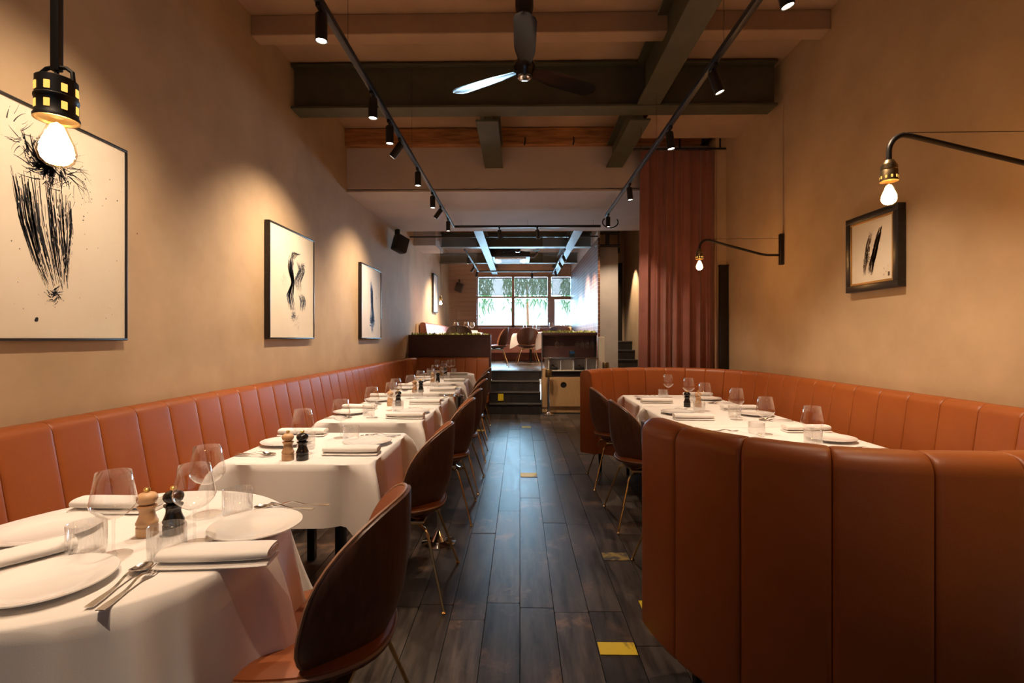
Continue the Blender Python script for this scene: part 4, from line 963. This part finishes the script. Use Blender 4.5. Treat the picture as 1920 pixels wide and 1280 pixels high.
# ------------------------------------------------------------------ passage with stairs behind the curtain side
hs = link('floor_hall_stairs', None); hs['kind'] = 'structure'
for i in range(7):
    z1 = 0.183*(i+1); y0 = 8.75+0.24*i
    part('riser', MB().box(1.545, XR, y0, y0+0.03, z1-0.183, z1-0.03), M['stairwood'], hs, False); part('tread', MB().cbox(1.545, XR, y0-0.02, y0+0.28, z1-0.03, z1, 0.004), M['stairwood'], hs, False)
struct('wall_hall', MB().box(1.50, 1.90, 9.55, 9.70, 0.0, 3.10), M['grey_plaster'])
struct('wall_hall_end', MB().box(1.50, XR, 10.95, 11.05, 0.0, ZC), M['plaster'])
d = struct('door_1', MB().cbox(1.95, 2.26, 10.88, 10.945, 1.28, 3.0, 0.004), M['ebony']); part('handle', MB().tube([(1.99, 10.84, 2.2), (2.03, 10.84, 2.2)], 0.01, 8), M['brass_dk'], d)
struct('trim_2', MB().box(1.90, 1.95, 10.85, 10.95, 1.28, 3.06), M['oak'])
tag(part('steel_beam', ibeam_y(1.45, 1.90, 9.35, 9.53, 3.10, 3.36), M['black'], smooth=False), 'dark boxed beam above the passage stairs', 'beam')
l = bpy.data.lights.new('hall_spot', 'SPOT'); l.energy = 150; l.color = SPOTC; l.spot_size = 1.1; l.spot_blend = 0.6; l.shadow_soft_size = 0.03
hl = thing('hall_spotlight', 'small black spotlight on the wall above the passage stairs', 'spotlight', (1.98, 9.9, 3.05)); part('can', MB().lathe([(0.03, 0), (0.03, 0.10), (0.0, 0.105)], 20, cap=False), M['black'], hl)
part('stem', MB().lathe([(0.008, 0.10), (0.008, ZC-3.05)], 10), M['black'], hl)
o = link('spot_beam', l, hl, (0, 0, 0.0)); o.rotation_euler = (0.0, -0.25, 0)

h2 = thing('hall_spotlight', 'added can spotlight brightening the passage wall before its stairs', 'spotlight', (1.80, 8.55, 3.25)); part('can', MB().lathe([(0.03, 0), (0.03, 0.10), (0.0, 0.105)], 20, cap=False), M['black'], h2)  # extra lamp with no visible source, added to brighten the passage wall
part('stem', MB().lathe([(0.008, 0.10), (0.008, ZC-3.25)], 10), M['black'], h2)
l2 = l.copy(); l2.energy = 150; l2.spot_size = 1.5; o = link('spot_beam', l2, h2, (0, 0, 0.0)); o.rotation_euler = (0.4, 0, 0)

# ------------------------------------------------------------------ raised back room
struct('wall_tiled', MB().box(1.46, 1.50, 9.22, 14.2, UF, 3.22), M['tile'])
struct('wall_tiled_top', MB().box(1.46, 1.50, 9.22, 14.2, 3.22, ZC), M['mauve'])
tag(part('steel_beam', ibeam_x(10.0, 10.2, -1.62, 1.455, 3.20, 3.50), M['green'], smooth=False), 'olive green cross beam in the raised back room behind the rod', 'beam')
struct('trim_3', MB().cbox(-1.62, 1.455, 9.98, 10.15, 3.50, 3.78, 0.01), M['timber'])
for (x, lb) in ((-0.72, 'slim green beam over the back room beside the ceiling cassette'), (1.0, 'slim green beam over the back room above the tiled wall')):
    tag(part('steel_beam', ibeam_y(x-0.08, x+0.08, 8.0, 14.2, 3.17, 3.40), M['green'], smooth=False), lb, 'beam')
tag(part('steel_beam', ibeam_x(12.4, 12.55, XL+0.01, 1.455, 3.24, 3.50), M['green'], smooth=False), 'olive green cross beam in front of the garden window wall', 'beam')
ac = thing('air_conditioner', 'white ceiling cassette air conditioner in a black surround', 'air conditioner', (-0.22, 11.6, 3.16))
part('surround', MB().cbox(-0.45, 0.45, -0.45, 0.45, 0.03, 0.30, 0.01), M['black'], ac); part('unit', MB().cbox(-0.36, 0.36, -0.36, 0.36, 0.0, 0.05, 0.01), M['white'], ac)
for s in (-1, 1): part('louvre', MB().box(-0.28, 0.28, s*0.30-0.03, s*0.30+0.03, -0.004, 0.0), M['carton'], ac, False)
part('intake_grille', MB().box(-0.22, 0.22, -0.22, 0.22, -0.004, 0.0), M['carton'], ac, False); part('drain_hose', MB().tube([(0.40, 0.0, 0.10), (0.55, 0, 0.10), (0.62, 0, 0.18), (0.65, 0, 0.40)], 0.03, 10), M['carton'], ac)
zt2 = lambda y: ZC
track('black lighting track over the back room on the pendant side', (-1.05, 9.3, 3.0), (-1.05, 12.3, 3.0), zt2, (0.3, 0.7)); track('black lighting track over the back room along the tiled wall', (0.85, 9.3, 3.0), (0.85, 12.3, 3.0), zt2, (0.3, 0.7)); track('black cross track before the garden window', (-1.03, 12.3, 3.0), (0.87, 12.3, 3.0), zt2, (0.1, 0.9))
BL = 'small black spotlight on the back room tracks'
for (x, y, tx) in ((-1.05, 9.9, 0), (-1.05, 11.2, 0.6), (-1.05, 12.0, 0.2), (0.3, 12.3, 0), (0.85, 11.9, -0.2), (0.85, 10.6, -0.5), (0.85, 9.7, -0.4)): spot(x, y, 3.0, tx, 0, 330, BL, 100, group='back room spotlights')
# end wall of boards and window
we = struct('wall_garden', MB().box(XL, -1.27, 14.22, 14.36, UF, ZC), M['grout'])
z = UF; bmesh_ = MB().cbox(-0.39, 0.39, -0.012, 0.012, 0, 0.126, 0.004).mesh('board', M['board'], False)
while z < ZC-0.1:
    link('board', bmesh_, we, (-1.66, 14.205, z)); z += 0.130
struct('wall_garden_top', MB().box(-1.27, 2.3, 14.2, 14.36, 3.17, ZC), M['board']); struct('wall_garden_sill', MB().box(-1.27, 2.3, 14.2, 14.36, 0, 1.66), M['board'])
wn = struct('window_1', MB().box(-1.27, 1.50, 14.18, 14.34, 3.11, 3.17), M['winframe'])
for (x0, x1, z0, z1) in ((-1.27, -1.21, 1.66, 3.11), (-0.24, -0.16, 1.66, 3.11), (0.80, 0.90, 1.66, 3.11), (-1.21, -0.24, 2.50, 2.55), (-0.16, 0.80, 2.50, 2.55), (0.90, 1.46, 2.46, 2.55), (-1.21, 1.46, 1.66, 1.71), (0.90, 1.0, 1.71, 2.46)):
    part('mullion', MB().box(x0, x1, 14.19, 14.33, z0, z1), M['winframe'], wn, False)
for (x0, x1, z0, z1) in ((-1.21, -0.24, 2.55, 3.11), (-0.16, 0.80, 2.55, 3.11), (0.90, 1.46, 2.55, 3.11), (-1.21, -0.24, 1.71, 2.50), (-0.16, 0.80, 1.71, 2.50), (1.0, 1.46, 1.71, 2.46)):
    part('glass_pane', MB().box(x0, x1, 14.25, 14.256, z0, z1), M['pane'], wn, False)
for i, (x0, x1) in enumerate(((-1.20, -0.25), (-0.15, 0.79), (0.91, 1.45))):
    b_ = thing('roller_blind', ('sheer roller blind on the upper pane next to the board wall', 'sheer roller blind on the middle upper pane', 'sheer roller blind on the upper pane above the garden door')[i], 'blind', ((x0+x1)/2, 14.165, 2.60))
    part('fabric', MB().box(-(x1-x0)/2, (x1-x0)/2, -0.001, 0.001, 0.0, 0.46), M['blind'], b_, False); part('tube', MB().tube([(-(x1-x0)/2, 0, 0.475), ((x1-x0)/2, 0, 0.475)], 0.018, 10), M['carton'], b_); part('bottom_bar', MB().box(-(x1-x0)/2, (x1-x0)/2, -0.006, 0.006, -0.012, 0.0), M['carton'], b_, False)
# garden outside: bright rendered wall and foliage
tag(part('garden_wall', MB().box(-6, 7, 19.0, 19.3, -0.5, 2.75), M['render_white'], smooth=False), 'bright white rendered garden wall outside the far window', 'wall')
struct('ground_outside', MB().box(-6, 7, 14.4, 19.3, -0.6, 0.5), M['render_white'])
for i, (cx, cz, lb) in enumerate(((-1.9, 3.3, 'green shrub over the garden wall outside the window pane by the boards'), (0.25, 3.5, 'drooping green palm fronds outside the middle window pane'), (2.4, 3.3, 'green shrub over the garden wall outside the garden door'))):
    b = MB(); r = random.Random(50+i)
    for k in range(700):
        x = cx+r.uniform(-0.88, 0.88); y = 18.3+r.gauss(0, 0.25); z_ = cz+r.gauss(0, 0.42); L1 = r.uniform(0.15, 0.4); a = r.uniform(-0.6, 0.6); w_ = r.uniform(0.012, 0.03)
        b.add([(x-w_, y, z_), (x+w_, y, z_), (x+L1*math.sin(a), y-r.uniform(0, .1), z_-L1*math.cos(a))], [(0, 1, 2)])
    t = thing('shrub', lb, 'shrub', (0, 0, 0)); o = part('foliage', b, M['leaf'], t, False); o['kind'] = 'stuff'; part('stem', MB().tube([(cx, 18.4, 0.5), (cx+0.05, 18.35, 1.8), (cx, 18.3, cz)], [0.06, 0.05, 0.02], 8), M['timber'], t)
# back room furniture
def path_line(p, q, n=30): return Path([Vector((p[0]+(q[0]-p[0])*k/n, p[1]+(q[1]-p[1])*k/n, 0)) for k in range(n+1)])
banquette('rose leather banquette below the garden window', path_line((1.40, 14.08), (-1.2, 14.08)), 1, 0.93, 0.0, 11, 0.06, mt='pinkleather', zoff=UF)
banquette('pale lit leather banquette along the back room wall under the pendant', path_line((-1.97, 9.9), (-1.97, 13.9)), -1, 0.95, 0.0, 16, 0.08, mt='pinkleather', zoff=UF)
def back_table(label, cloth_label, cx, cy, hx, hy):
    t = thing('dining_table', label, 'table', (cx, cy, UF))
    part('tabletop', MB().cbox(-hx+0.006, hx-0.006, -hy+0.006, hy-0.006, ZT-0.033, ZT-0.0045, 0.004), M['ebony'], t); part('column', MB().lathe([(0.2, 0), (0.2, 0.01), (0.035, 0.03), (0.035, ZT-0.03)], 20), M['ebony'], t)
    tag(part('tablecloth', cloth_rect(hx, hy, 0.27, int(cx*50+cy)), M['cloth'], None, True, 60, (cx, cy, UF)), cloth_label, 'tablecloth', 'white tablecloths')
BT = ((-1.25, 10.6, .42, .40, 'the back room table behind the planter'), (0.28, 12.9, .45, .40, 'the back room table under the garden window'), (0.85, 10.9, .42, .42, 'the back room table behind the waiter station'))
for (cx, cy, hx, hy, nm) in BT:
    back_table('dark pedestal table, '+nm, 'white cloth on '+nm, cx, cy, hx, hy)
    for (u, v) in ((-0.15, 0.1), (0.1, -0.12), (0.2, 0.15)):
        inst(wine, 'wine_glass', 'empty wine glass on '+nm, 'wine glass', 'wine glasses on '+nm.split(' behind')[0].split(' under')[0]+' '+nm.split()[-1], (cx+u, cy+v, UF+ZS))
    inst(tumbler, 'tumbler', 'glass tumbler on '+nm, 'tumbler', None, (cx-0.05, cy-0.2, UF+ZS)); inst(napkin, 'napkin', 'rolled napkin on '+nm, 'napkin', None, (cx+0.2, cy-0.05, UF+ZS), 0.1)
inst(salt, 'salt_mill', 'pale wood mill on the back room table behind the waiter station', 'salt mill', None, (1.1, 10.75, UF+ZS))
for (x, y, rz, lb) in ((-0.52, 10.75, PI+0.1, 'leather chair turned side-on at the top of the steps'), (-1.2, 9.75, PI/2, 'leather chair seen from behind over the planter moss'), (0.18, 11.9, PI/2+0.1, 'dark backed chair in front of the back room window table'), (0.80, 10.1, PI/2, 'leather chair seen from behind over the waiter station moss')):
    inst(chair, 'dining_chair', lb, 'chair', 'back room chairs', (x, y, UF), rz)
pk = thing('pendant_lamp', 'bare bulb pendant on a thin cord in the back room', 'pendant lamp', (-1.58, 9.75, 2.10)); part('cord', MB().tube([(0, 0, 0.08), (0, 0, 1.02)], 0.004, 6), M['black'], pk)
socket_small(pk, (0, 0, 0)); e = link('bulb', bulb_env, pk, (0, 0, 0)); link('filament_glow', bulb_core, e)
def art5(P, sheet, w, h):
    b = MB(); strokes(b, [(w*.5, h*.8), (w*.5, h*.2)], [0.1, 0.06], 20, P, 61, (0.003, 0.008), 0.3); part('ink_strokes', b, M['ink'], sheet.parent, False)
picture('dark framed picture on the back room wall behind the pendant bulb', XL, 1, 11.35, 11.95, 1.95, 2.85, 0.05, 0.04, 'frame_black', 'paper2', art5)
speaker('small speaker on the board wall in the back room', (-1.75, 14.09, 2.80), 0.0, 'carton')
